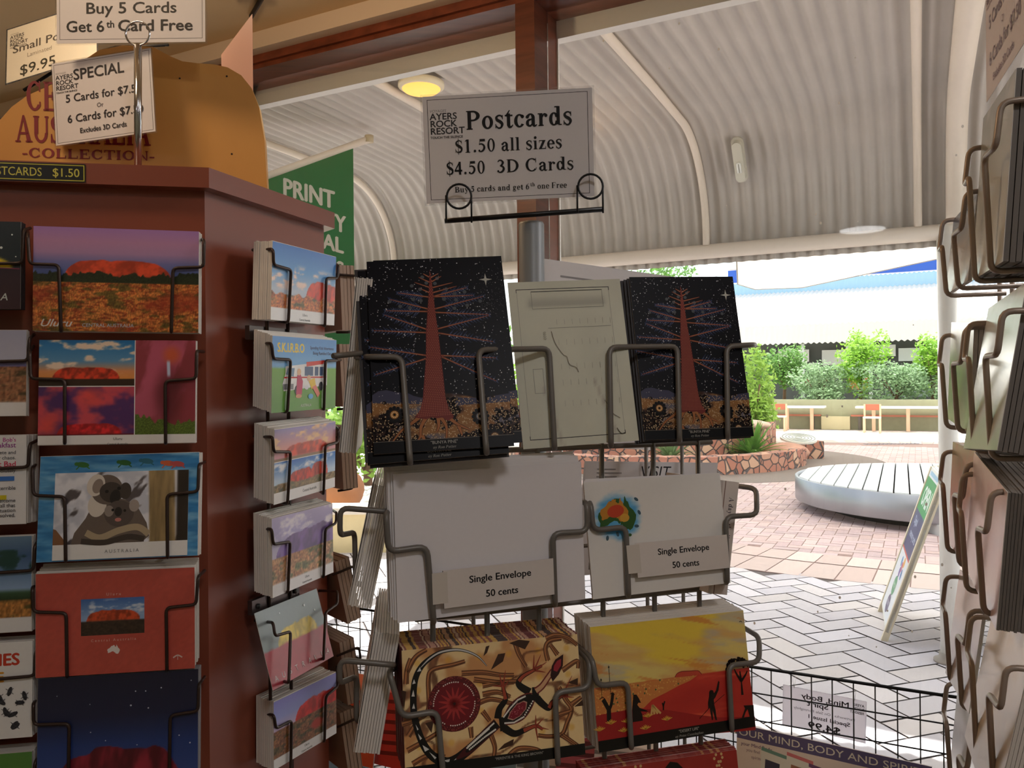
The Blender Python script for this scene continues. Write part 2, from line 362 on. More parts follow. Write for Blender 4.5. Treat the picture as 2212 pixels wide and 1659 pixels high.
class Art:                                               # a canvas cw x ch (y down) printed on a W x H face
    def __init__(s, Wd, Hd, cw, ch):
        s.W, s.H, s.cw, s.ch = Wd, Hd, cw, ch; s.v = []; s.f = []; s.c = []; s.n = 0; s.lay = 0
    def xy(s, X, Y): return ((X / s.cw - .5) * s.W, (.5 - Y / s.ch) * s.H)
    def step(s): s.lay += 1; return s.lay * 1.6e-5
    def raster(s, fn, nx, ny, box=None):
        x0, y0, x1, y1 = box or (0, 0, s.cw, s.ch); z = s.step()
        X, Y = np.meshgrid(np.linspace(x0, x1, nx + 1), np.linspace(y0, y1, ny + 1))
        c = lin(np.clip(fn(X, Y), 0, 255) / 255.0)
        px, py = s.xy(X, Y); b = s.n
        s.v.append(np.stack([px.ravel(), py.ravel(), np.full(px.size, z)], 1)); s.c.append(c.reshape(-1, 3)); s.n += px.size
        i = np.arange((nx + 1) * (ny + 1)).reshape(ny + 1, nx + 1) + b
        s.f += np.stack([i[1:, :-1].ravel(), i[1:, 1:].ravel(), i[:-1, 1:].ravel(), i[:-1, :-1].ravel()], 1).tolist()
    def _put(s, pts, faces, col, z):
        b = s.n; a = np.array([s.xy(p[0], p[1]) + (z,) for p in pts]); s.v.append(a); s.n += len(pts)
        c = lin(np.array(col[:3], float) / 255.0); s.c.append(np.tile(c, (len(pts), 1)))
        s.f += [[i + b for i in f] for f in faces]
    def polys(s, L, col, same=True):
        z = s.step()
        for pts in L:
            if len(pts) == 4: fs = [(3, 2, 1, 0)]
            else:
                fs = [tuple(t) for t in tessellate_polygon([[Vector((p[0], -p[1], 0)) for p in pts]])]
            s._put(pts, fs, col, z)
    def poly(s, pts, col): s.polys([pts], col)
    def rect(s, x0, y0, x1, y1, col): s.polys([[(x0, y0), (x1, y0), (x1, y1), (x0, y1)]], col)
    def dots(s, L, r, col, n=7):
        z = s.step(); k = s.cw / s.W * s.H / s.ch
        for d in L:
            rr = d[2] if len(d) > 2 else r
            s._put([(d[0] + rr * math.cos(2 * math.pi * i / n), d[1] + rr * math.sin(2 * math.pi * i / n) / k) for i in range(n)], [tuple(reversed(range(n)))], col, z)
    def ell(s, cx, cy, rx, ry, col, rot=0, n=28):
        c, q = math.cos(R(rot)), math.sin(R(rot))
        s.polys([[(cx + rx * math.cos(a) * c - ry * math.sin(a) * q, cy + rx * math.cos(a) * q + ry * math.sin(a) * c) for a in (2 * math.pi * i / n for i in range(n))]], col)
    def lines(s, L, w, col, smooth=True):
        out = []
        for pts in L:
            ws = w if isinstance(w, (list, tuple)) else [w] * len(pts)
            if len(ws) != len(pts): ws = [ws[0] + (ws[-1] - ws[0]) * i / (len(pts) - 1) for i in range(len(pts))]
            out += _sw([tuple(map(float, p)) for p in pts], ws) if len(pts) > 2 and smooth else _sw([tuple(map(float, p)) for p in pts], ws)
        s.polys(out, col)
    def frame(s, x0, y0, x1, y1, w, col):
        s.polys([[(x0, y0), (x1, y0), (x1, y0 + w), (x0, y0 + w)], [(x0, y1 - w), (x1, y1 - w), (x1, y1), (x0, y1)], [(x0, y0), (x0 + w, y0), (x0 + w, y1), (x0, y1)], [(x1 - w, y0), (x1, y0), (x1, y1), (x1 - w, y1)]], col)
    def text(s, body, x, y, size, col, anchor='c', bold=0.0, cond=1.0, slant=0.0, rot=0.0, serif=False, width=None, shear=0.0):
        # x, y: baseline anchor on the canvas; size: cap height in canvas units
        ch = s.ch / s.cw * s.W / s.H                     # canvas aspect correction
        if serif:
            L = []; pen = 0.0
            for g in body:
                wdt, pl = GL.get(g, GL['o']); L += [[(px + pen, py) for px, py in p] for p in pl]; pen += wdt + .02
            k = size / .67; w = pen
        else:
            cu = bpy.data.curves.new('lettering', 'FONT'); cu.body = body;  cu.resolution_u = 3
            ob = bpy.data.objects.new('lettering', cu); COL.objects.link(ob)
            dg = bpy.context.evaluated_depsgraph_get(); me = bpy.data.meshes.new_from_object(ob.evaluated_get(dg))
            co = [tuple(v.co) for v in me.vertices]; L = [[(co[i][0], co[i][1]) for i in p.vertices] for p in me.polygons]
            COL.objects.unlink(ob); bpy.data.objects.remove(ob); bpy.data.curves.remove(cu); bpy.data.meshes.remove(me)
            w = max((c[0] for c in co), default=0); k = size / .7
        if width: cond = width / (w * k)
        off = {'c': w / 2, 'l': 0, 'r': w}[anchor]; ca, sa = math.cos(R(rot)), math.sin(R(rot))
        out = []
        for p in L:
            q = []
            for px, py in p:
                a = (px - off + py * slant) * k * cond; b = -py * k
                q.append((x + a * ca - b * sa, y + (a * sa + b * ca + a * shear) * ch))
            out.append(q)
        ex = bold * .8 * k * cond
        for d, e in ((-ex, 0), (ex, 0), (0, ex * .7 * ch), (0, -ex * .7 * ch)) if ex and out else ():
            s.polys([[(p[0] + d, p[1] + e) for p in q] for q in out], col)
        if out: s.polys(out, col)
    def mesh(s, name, m):
        v = np.concatenate(s.v); me = bpy.data.meshes.new(name)
        me.from_pydata(v.tolist(), [], s.f); me.materials.append(m)
        c = np.concatenate(s.c); a = me.color_attributes.new('Col', 'FLOAT_COLOR', 'POINT')
        a.data.foreach_set('color', np.concatenate([c, np.ones((len(c), 1))], 1).ravel()); me.update()
        # every print faces +z
        nrm = np.zeros(len(me.polygons) * 3); me.polygons.foreach_get('normal', nrm); bad = nrm[2::3] < 0
        if bad.any():
            bm = bmesh.new(); bm.from_mesh(me); bm.faces.ensure_lookup_table()
            bmesh.ops.reverse_faces(bm, faces=[f for f in bm.faces if f.normal.z < 0]); bm.to_mesh(me); bm.free()
        return me

# ---------------------------------------------------------------- the pictures on the postcards
def rock_on(c, X, Y, x0, x1, yt, yb, col, seed=1, sk=0.0, dark=.55):
    t = (X - (x0 + x1) / 2) / ((x1 - x0) / 2)
    h = np.clip(1 - np.abs(t) ** 4.5, 0, 1) ** .55 * (1 - sk * t) * (.93 + .1 * vn(X * 14 / (x1 - x0), X * 0, seed))
    top = yb - (yb - yt) * h
    m = ss(-1, 1, Y - top) * ss(-1, 1, yb - Y) * (np.abs(t) < 1)
    fl = fbm(X * 14 / (x1 - x0), Y * 2.5 / (yb - yt) + X * .02, seed + 3, 3)
    sh = dark + (1 - dark) * ss(.25, .75, fl) * 1.15
    return mix(c, np.asarray(col, float) * sh[..., None], m)
def scrub_on(c, X, Y, y0, y1, cols, seed=5, f=.35):
    n = fbm(X * f * .35, Y * f, seed, 5); n2 = fbm(X * f * .12, Y * f * .3, seed + 9, 3)
    g = mix(mix(cols[0], cols[1], ss(.3, .6, n)), cols[2], ss(.5, .72, n2) * .8)
    g = g * (.7 + .6 * vn(X * .9 * f * 2, Y * f, seed + 4))[..., None]
    m = ss(-1, 1, Y - y0) * ss(-1, 1, y1 - Y)
    return mix(c, g, m)
def bush_on(c, X, Y, y0, y1, col, seed=3, f=.1):
    n = vn(X * f, X * 0, seed) * .6 + vn(X * f * 4, X * 0, seed + 1) * .4
    m = ss(-.8, .8, Y - (y1 - (y1 - y0) * (.35 + .8 * n))) * ss(-.8, .8, y1 + 1 - Y)
    return mix(c, np.asarray(col, float) * (.7 + .6 * vn(X * .7, Y * .7, seed + 2))[..., None], m)
def cloud_on(c, X, Y, y0, y1, col, amt=1.0, seed=8, f=.02):
    n = fbm(X * f, Y * f * 2.6, seed, 5)
    return mix(c, col, np.clip(ss(.5, .72, n) * ss(0, .3, (Y - y0) / (y1 - y0)) * ss(1, .75, (Y - y0) / (y1 - y0)) * amt, 0, 1))
def caption(a, lines, y, size, col=(90, 88, 86), x=None):
    for i, t in enumerate(lines): a.text(t, x or a.cw / 2, y + i * size * 1.7, size * (1 if i == 0 else .75), col, bold=.006)

def pic_L1(Wd, Hd):
    a = Art(Wd, Hd, 358, 226)
    def f(X, Y):
        c = grad(Y, [(0, (172, 128, 190)), (30, (190, 140, 178)), (55, (178, 140, 180)), (75, (120, 120, 175)), (100, (92, 108, 165)), (226, (90, 100, 150))])
        c = rock_on(c, X, Y, 66, 296, 70, 108, (228, 82, 48), 1, .06, .75)
        c = scrub_on(c, X, Y, 110, 240, ((150, 66, 34), (205, 128, 62), (88, 82, 34)), 5)
        c = mix(c, np.array((168, 58, 36)), ss(.5, .7, fbm(X * .012, Y * .03, 33)) * ss(120, 150, Y) * .6)
        return bush_on(c, X, Y, 92, 118, (44, 50, 28), 3, .05)
    a.raster(f, 190, 120)
    a.text('Uluru', 46, 216, 17, (225, 220, 215), bold=.012, slant=.35, cond=1.2)
    a.text('CENTRAL AUSTRALIA', 160, 216, 8, (190, 190, 195), bold=.01)
    a.dots([(312, 82)], 1.6, (255, 230, 235)); return a
def pic_L2(Wd, Hd):
    a = Art(Wd, Hd, 338, 222); a.rect(0, 0, 338, 222, (238, 234, 230))
    def f1(X, Y):
        c = grad(Y, [(0, (40, 118, 178)), (45, (96, 150, 190)), (66, (226, 150, 96)), (84, (232, 150, 70))])
        c = cloud_on(c, X, Y, -20, 80, (240, 215, 190), 1.2, 4, .028)
        c = rock_on(c, X, Y, 28, 172, 58, 84, (226, 70, 40), 2, 0, .6)
        return mix(c, (58, 40, 26), ss(82, 84, Y))
    a.raster(f1, 110, 56, (0, 0, 204, 98))
    def f2(X, Y):
        n = fbm(X * .02, Y * .03, 12)
        c = mix((86, 48, 104), (214, 80, 92), ss(.42, .7, n)); c = mix(c, (240, 84, 74), ss(40, 0, np.hypot(X - 20, Y - 186)) * .8 + ss(45, 0, np.hypot(X - 112, (Y - 120) * 1.2)) * .8)
        c = rock_on(c, X, Y, 40, 178, 178, 202, (232, 44, 50), 6, 0, .7)
        return mix(c, (110, 32, 36), ss(199, 202, Y))
    a.raster(f2, 110, 60, (0, 100, 204, 203))
    def f3(X, Y):
        d = np.abs((X - 270) * .8 + (Y - 70) * .25 + 30 * np.sin(Y * .03)); n = fbm(X * .03 + Y * .01, Y * .014, 21)
        c = mix((190, 88, 112), (150, 60, 70), ss(.4, .6, n)); c = mix(c, (100, 34, 40), ss(46, 10, np.hypot(X - 280, (Y - 120) * .5)) * .8)
        c = mix(c, (205, 92, 60), ss(28, 5, np.hypot(X - 285, Y - 32))); c = mix(c, (196, 206, 230), ss(5, 2, np.abs(X - 276 - .04 * Y)) * ss(40, 50, Y) * ss(84, 72, Y))
        return bush_on(c, X, Y, 160, 203, (92, 112, 42), 9, .04)
    a.raster(f3, 76, 110, (206, 0, 338, 203))
    caption(a, ['Uluru', 'Central Australia'], 214, 6); return a
def pic_sea(Wd, Hd):
    a = Art(Wd, Hd, 342, 225)
    def f(X, Y):
        n = fbm(X * .012 + Y * .01, Y * .09 - X * .01, 4, 5); return mix(mix((58, 140, 200), (140, 196, 228), ss(.25, .85, n)), (40, 112, 172), ss(.6, .2, fbm(X * .02, Y * .14, 17)) * .7)
    a.raster(f, 120, 80)
    for x, y, c in ((90, 20, (60, 120, 50)), (180, 18, (50, 105, 45)), (228, 16, (48, 110, 130)), (275, 22, (205, 98, 60)), (296, 24, (190, 80, 80))):
        a.ell(x, y, 14, 6, c, 8); a.ell(x - 13, y - 2, 5, 4, c); a.lines([[(x - 8, y + 4), (x - 14, y + 10)], [(x + 8, y + 4), (x + 15, y + 9)]], 2.5, c)
    return a
def pic_koala(Wd, Hd):
    a = Art(Wd, Hd, 290, 184); a.rect(0, 0, 290, 184, (240, 238, 234))
    def f(X, Y):
        n = fbm(X * .025, Y * .03, 3, 4); c = mix((205, 208, 218), (238, 238, 244), ss(.4, .6, n)); c = mix(c, (92, 84, 84), ss(.62, .7, fbm(X * .03 + Y * .02, Y * .02, 14)))
        c = mix(c, np.asarray((168, 142, 96.)) * (.75 + .4 * fbm(X * .15, Y * .02, 6))[..., None], ss(200, 204, X - Y * .03) * ss(262, 256, X - Y * .03))
        return mix(c, (52, 42, 34), ss(262, 268, X))
    a.raster(f, 120, 66, (0, 0, 290, 152))
    a.poly([(6, 120), (30, 150), (30, 152), (0, 152), (0, 118)], (140, 96, 62))
    br, dk, lt = (112, 98, 88), (70, 60, 54), (222, 212, 198)
    a.poly([(38, 152), (45, 128), (68, 98), (82, 70), (110, 52), (150, 60), (180, 78), (200, 112), (206, 140), (190, 152)], br)
    a.ell(92, 70, 20, 26, lt, 10); a.ell(112, 38, 34, 32, br); a.ell(88, 28, 19, 24, lt, 20); a.ell(152, 42, 13, 18, dk, 0); a.ell(92, 30, 11, 16, (150, 134, 122), 20)
    a.ell(122, 44, 26, 22, dk, 10); a.ell(130, 54, 11, 16, (40, 34, 32), 15); a.ell(112, 42, 4, 3.5, (20, 16, 14)); a.ell(138, 36, 4, 3.5, (20, 16, 14))
    a.ell(140, 90, 32, 28, (92, 80, 74)); a.ell(172, 74, 11, 13, (168, 156, 146)); a.ell(118, 84, 10, 12, (150, 138, 128)); a.ell(138, 86, 8, 10, (44, 38, 36)); a.ell(138, 103, 7, 4, (205, 130, 120))
    a.ell(126, 82, 3, 3, (18, 14, 12)); a.ell(152, 84, 3, 3, (18, 14, 12))
    a.lines([[(70, 128), (100, 140), (140, 126), (180, 120), (205, 136)]], 14, (178, 160, 130)); a.lines([[(60, 146), (110, 150), (160, 140), (196, 146)]], 12, dk)
    a.text('A U S T R A L I A', 148, 172, 7, (130, 128, 124), bold=.004); return a
AUS = [(.02,.50),(.05,.40),(.17,.33),(.24,.27),(.28,.20),(.33,.13),(.38,.10),(.42,.14),(.46,.05),(.52,.05),(.60,.06),(.58,.14),(.66,.22),(.70,.18),(.72,.03),(.74,0),(.77,.13),(.81,.16),(.84,.30),(.93,.40),(.99,.53),(.97,.66),(.91,.80),(.87,.88),(.80,.93),(.76,.89),(.70,.90),(.65,.85),(.62,.76),(.57,.77),(.58,.70),(.54,.74),(.50,.66),(.42,.64),(.30,.70),(.25,.75),(.15,.77),(.09,.80),(.05,.77),(.07,.68),(.03,.58)]
def aus(x, y, w, h): return [(x + p[0] * w, y + p[1] * h) for p in AUS]
def pic_L4(Wd, Hd):
    a = Art(Wd, Hd, 344, 222)
    def f(X, Y): return mix((190, 80, 68), (204, 92, 78), fbm(X * .02, Y * .02, 2)) * (.96 + .08 * vn(X * .4, Y * .4, 5))[..., None]
    a.raster(f, 50, 34)
    def g(X, Y):
        c = grad(Y, [(58, (70, 112, 180)), (100, (150, 180, 216))]); c = cloud_on(c, X, Y, 56, 100, (225, 232, 240), .9, 6, .05)
        c = rock_on(c, X, Y, 108, 224, 84, 108, (214, 84, 46), 4, 0, .7); return mix(c, np.asarray((62, 48, 38.)) * (.6 + .8 * fbm(X * .2, Y * .3, 3))[..., None], ss(106, 109, Y))
    a.raster(g, 76, 44, (96, 59, 233, 138))
    a.text('U l u r u', 166, 53, 6.5, (225, 190, 180), bold=.004); a.text('C e n t r a l   A u s t r a l i a', 166, 152, 6, (225, 190, 180), bold=.004)
    a.poly(aus(152, 160, 28, 22), (240, 232, 226)); a.lines([[(296, 196), (306, 191), (316, 196)]], 3, (225, 200, 192)); a.lines([[(306, 192), (306, 201)]], 1.4, (225, 200, 192)); return a
def pic_L5(Wd, Hd):
    a = Art(Wd, Hd, 346, 226)
    def f(X, Y):
        c = grad(Y, [(0, (36, 36, 58)), (90, (38, 42, 72)), (150, (44, 66, 128)), (226, (60, 84, 150))]); c = rock_on(c, X, Y, 26, 320, 158, 300, (150, 44, 60), 7, 0, .6); return c
    a.raster(f, 120, 80)
    a.dots([(208, 40, 1.6), (230, 41, 1.6), (264, 36, 1.8), (198, 70, 2.2), (236, 78, 1.8), (110, 62, 1.2), (112, 122, 1.4), (144, 142, 1.3), (304, 142, 1.6), (328, 160, 1.8), (212, 156, 1.3), (330, 24, 1.3), (60, 100, 1.2), (40, 40, 1.2)], 1.5, (215, 220, 235)); return a
def pic_strip(kind):
    def go(Wd, Hd):
        a = Art(Wd, Hd, 340, 200)
        if kind == 'night':
            def f(X, Y):
                c = grad(Y, [(0, (24, 32, 36)), (100, (28, 40, 44)), (110, (52, 30, 40)), (200, (60, 34, 40))]); c = mix(c, (235, 205, 40), ss(40, 34, np.hypot((X - 250) * .5, (Y - 110) * 1.1)) * ss(108, 104, Y)); return c
            a.raster(f, 90, 50); a.lines([[(258, 105), (338, 108)]], 2, (150, 50, 80)); a.text('A', 306, 180, 16, (200, 210, 205), bold=.01, slant=.2)
            a.dots([(300, 60, 3), (292, 38, 2), (322, 30, 2), (330, 80, 1.6)], 2, (220, 230, 225))
        elif kind == 'range':
            def f(X, Y):
                c = grad(Y, [(0, (178, 180, 205)), (70, (196, 196, 214)), (78, (120, 116, 170)), (90, (120, 110, 150))]); c = scrub_on(c, X, Y, 84, 170, ((150, 96, 66), (170, 120, 84), (74, 70, 46)), 3, .2); return mix(c, (236, 232, 228), ss(166, 168, Y))
            a.raster(f, 90, 60)
        elif kind == 'words':
            a.rect(0, 0, 340, 200, (236, 234, 232))
            for t, y, s, c in (("Bob's", 14, 9, (190, 40, 150)), ('Breakfast', 27, 11, (150, 30, 140)), ('Complete and', 42, 8, (90, 90, 95)), ('utter chaos.', 54, 8, (90, 90, 95)), ('Not Bad', 70, 12, (215, 40, 80)), ('Absolutely', 83, 8, (110, 110, 110)), ('terrible', 122, 8, (90, 90, 95)), ('Not welcome', 150, 8, (80, 80, 85)), ('in all that', 161, 8, (80, 80, 85)), ('situation', 172, 8, (80, 80, 85)), ('fully resolved.', 183, 8, (80, 80, 85))):
                a.text(t, 318, y, s, c, 'r', bold=.014)
            a.rect(180, 92, 316, 102, (60, 120, 200)); a.ell(232, 122, 26, 20, (150, 210, 70)); a.rect(200, 134, 300, 144, (215, 200, 40))
        elif kind == 'tree':
            def f(X, Y):
                c = grad(Y, [(0, (110, 140, 165)), (40, (70, 100, 140)), (110, (150, 180, 214)), (118, (60, 90, 60)), (134, (40, 60, 34))]); c = scrub_on(c, X, Y, 134, 172, ((170, 112, 54), (190, 130, 66), (84, 84, 40)), 3, .2)
                c = mix(c, (36, 72, 66), ss(.42, .55, fbm(X * .04, Y * .06, 4)) * ss(26, 30, Y) * ss(86, 60, Y)); return mix(c, (232, 230, 228), ss(170, 171, Y))
            a.raster(f, 100, 70); a.lines([[(244, 150), (242, 90)], [(242, 110), (262, 70)], [(242, 104), (214, 74)]], 7, (38, 34, 26))
        elif kind == 'flies':
            a.rect(0, 0, 340, 200, (236, 234, 230)); a.text('FLIES', 312, 48, 26, (205, 66, 44), 'r', bold=.05); a.text('GONE', 280, 82, 22, (226, 156, 40), 'r', bold=.05)
            q = random.Random(4)
            for i in range(34):
                x, y = q.uniform(60, 325), q.uniform(94, 192); r = q.uniform(0, 180); a.ell(x, y, 10, 4.5, (44, 44, 50), r); a.lines([[(x - 8, y - 6), (x + 8, y + 6)], [(x - 8, y + 6), (x + 8, y - 6)]], 1.2, (70, 70, 76))
        else:
            a.rect(0, 0, 340, 200, (88, 138, 62)); a.rect(0, 0, 260, 200, (214, 120, 140)); a.dots([(250, 30, 14), (290, 60, 9), (190, 40, 20)], 9, (226, 190, 90))
        return a
    return go
def pic_R1(Wd, Hd):
    a = Art(Wd, Hd, 300, 188)
    def f(X, Y):
        c = grad(Y, [(0, (52, 116, 196)), (60, (96, 156, 214)), (110, (190, 200, 214))]); c = cloud_on(c, X, Y, 40, 118, (244, 214, 200), 1.2, 5, .03); c = rock_on(c, X, Y, 150, 330, 78, 140, (226, 66, 40), 3, 0, .75)
        c = scrub_on(c, X, Y, 116 + 12 * vn(X * .05, X * 0, 4), 160, ((170, 84, 46), (214, 130, 70), (74, 74, 40)), 8, .3); return mix(c, (240, 238, 236), ss(157, 158, Y))
    a.raster(f, 110, 70); caption(a, ['Uluru', 'Central Australia'], 172, 7); return a
def pic_R2(Wd, Hd):
    a = Art(Wd, Hd, 300, 188)
    def f(X, Y): return mix(mix((88, 150, 214), (120, 178, 226), ss(0, 70, Y)), mix((120, 176, 66), (98, 158, 62), ss(80, 180, Y)), ss(74, 80, Y))
    a.raster(f, 20, 40)
    a.text('S.K.I.R.B.O', 80, 38, 22, (240, 208, 60), bold=.05, cond=.85); a.text('Spending Kids Inheritance', 226, 28, 8, (90, 90, 120), bold=.008); a.text('Being Rambled Out', 226, 42, 8, (90, 90, 120), bold=.008)
    wh = (238, 236, 232); a.poly([(56, 74), (240, 60), (252, 66), (252, 124), (50, 136), (44, 118), (56, 92)], wh); a.poly([(150, 62), (240, 56), (236, 66), (150, 74)], (214, 64, 52)); a.rect(50, 100, 250, 104, (206, 60, 56))
    for x0, x1 in ((142, 182), (190, 208), (214, 238)): a.rect(x0, 74, x1, 98, (70, 92, 130))
    a.poly([(58, 94), (66, 78), (96, 78), (92, 100)], (110, 140, 170)); a.rect(46, 118, 92, 132, (120, 120, 124)); a.ell(108, 134, 11, 12, (50, 50, 54)); a.ell(222, 126, 11, 12, (50, 50, 54))
    a.poly([(108, 96), (122, 92), (134, 112), (130, 146), (104, 146)], (200, 44, 96)); a.ell(116, 88, 9, 9, (236, 190, 150)); a.ell(116, 150, 14, 5, (226, 160, 120))
    a.poly([(160, 110), (190, 104), (196, 124), (176, 134)], (240, 200, 60)); a.ell(162, 104, 9, 8, (236, 190, 150)); a.poly([(178, 128), (196, 122), (218, 146), (206, 156)], (230, 130, 110)); a.ell(172, 152, 12, 7, (90, 170, 220)); a.ell(152, 128, 9, 6, (230, 230, 235))
    a.text('AUSTRALIA', 150, 178, 7, (220, 232, 210), bold=.008); return a
def pic_R3(Wd, Hd):
    a = Art(Wd, Hd, 300, 188); a.rect(0, 0, 300, 188, (238, 236, 232))
    def f(X, Y):
        c = grad(Y, [(0, (150, 140, 190)), (50, (230, 160, 150)), (72, (220, 150, 160))]); c = cloud_on(c, X, Y, -30, 70, (245, 200, 150), 1.2, 6, .025); c = rock_on(c, X, Y, 44, 262, 42, 74, (230, 84, 58), 4, 0, .75); return mix(c, (150, 120, 90), ss(74, 76, Y))
    a.raster(f, 90, 30, (0, 0, 300, 82))
    def g(X, Y):
        c = grad(Y, [(84, (40, 110, 196)), (130, (190, 214, 236))]); c = cloud_on(c, X, Y, 80, 120, (236, 240, 246), 1, 9, .03); c = rock_on(c, X, Y, 60, 185, 112, 150, (222, 70, 50), 5, -.1, .7); c = rock_on(c, X, Y, 170, 260, 104, 150, (226, 76, 52), 8, 0, .7); return scrub_on(c, X, Y, 138 + 6 * vn(X * .04, X * 0, 2), 162, ((120, 96, 60), (150, 126, 80), (74, 80, 46)), 4, .3)
    a.raster(g, 90, 34, (0, 84, 300, 160)); caption(a, ['Central Australia'], 176, 7, x=165); return a
def pic_R4(Wd, Hd):
    a = Art(Wd, Hd, 300, 188)
    def f(X, Y):
        c = grad(Y, [(0, (186, 176, 214)), (40, (168, 160, 206)), (90, (206, 198, 220))]); c = cloud_on(c, X, Y, -20, 70, (236, 230, 240), 1, 7, .022); c = rock_on(c, X, Y, 16, 330, 44, 104, (136, 108, 176), 4, -.15, .75)
        c = scrub_on(c, X, Y, 98, 162, ((170, 120, 84), (196, 150, 106), (92, 106, 66)), 5, .22); return mix(c, (238, 236, 234), ss(158, 159, Y))
    a.raster(f, 110, 70); caption(a, ['Uluru', 'Central Australia'], 172, 6.5, x=160); return a
def pic_R5(Wd, Hd):
    a = Art(Wd, Hd, 300, 200)
    def f(X, Y):
        c = grad(Y, [(0, (150, 158, 158)), (100, (140, 150, 150))]); c = rock_on(c, X, Y, 60, 262, 62, 124, (236, 204, 70), 3, -.1, .8); return mix(c, mix((196, 62, 78), (176, 52, 66), fbm(X * .05, Y * .05, 3)), ss(104, 110, Y + 4 * vn(X * .06, X * 0, 3)))
    a.raster(f, 80, 50)
    for i, t in enumerate('AUSTRALIA'): a.text(t, 26 + i * 31, 184, 15, (225, 205, 205), bold=.01, slant=.15 * (i % 3 - 1))
    a.dots([(218, 30, 4), (262, 54, 3), (100, 24, 2), (60, 40, 2)], 3, (225, 230, 230)); return a
def pic_R6(Wd, Hd):
    a = Art(Wd, Hd, 300, 188)
    def f(X, Y):
        c = grad(Y, [(0, (140, 138, 210)), (50, (160, 168, 226)), (82, (214, 190, 222))]); c = rock_on(c, X, Y, 96, 330, 38, 88, (232, 56, 48), 4, 0, .8); c = scrub_on(c, X, Y, 84, 162, ((122, 78, 52), (156, 104, 66), (76, 74, 44)), 5, .3); c = mix(c, (190, 66, 48), ss(20, 8, np.hypot((X - 200) * .5, Y - 122))); return mix(c, (238, 236, 234), ss(160, 161, Y))
    a.raster(f, 110, 70); caption(a, ['Uluru', 'Central Australia'], 172, 7); return a
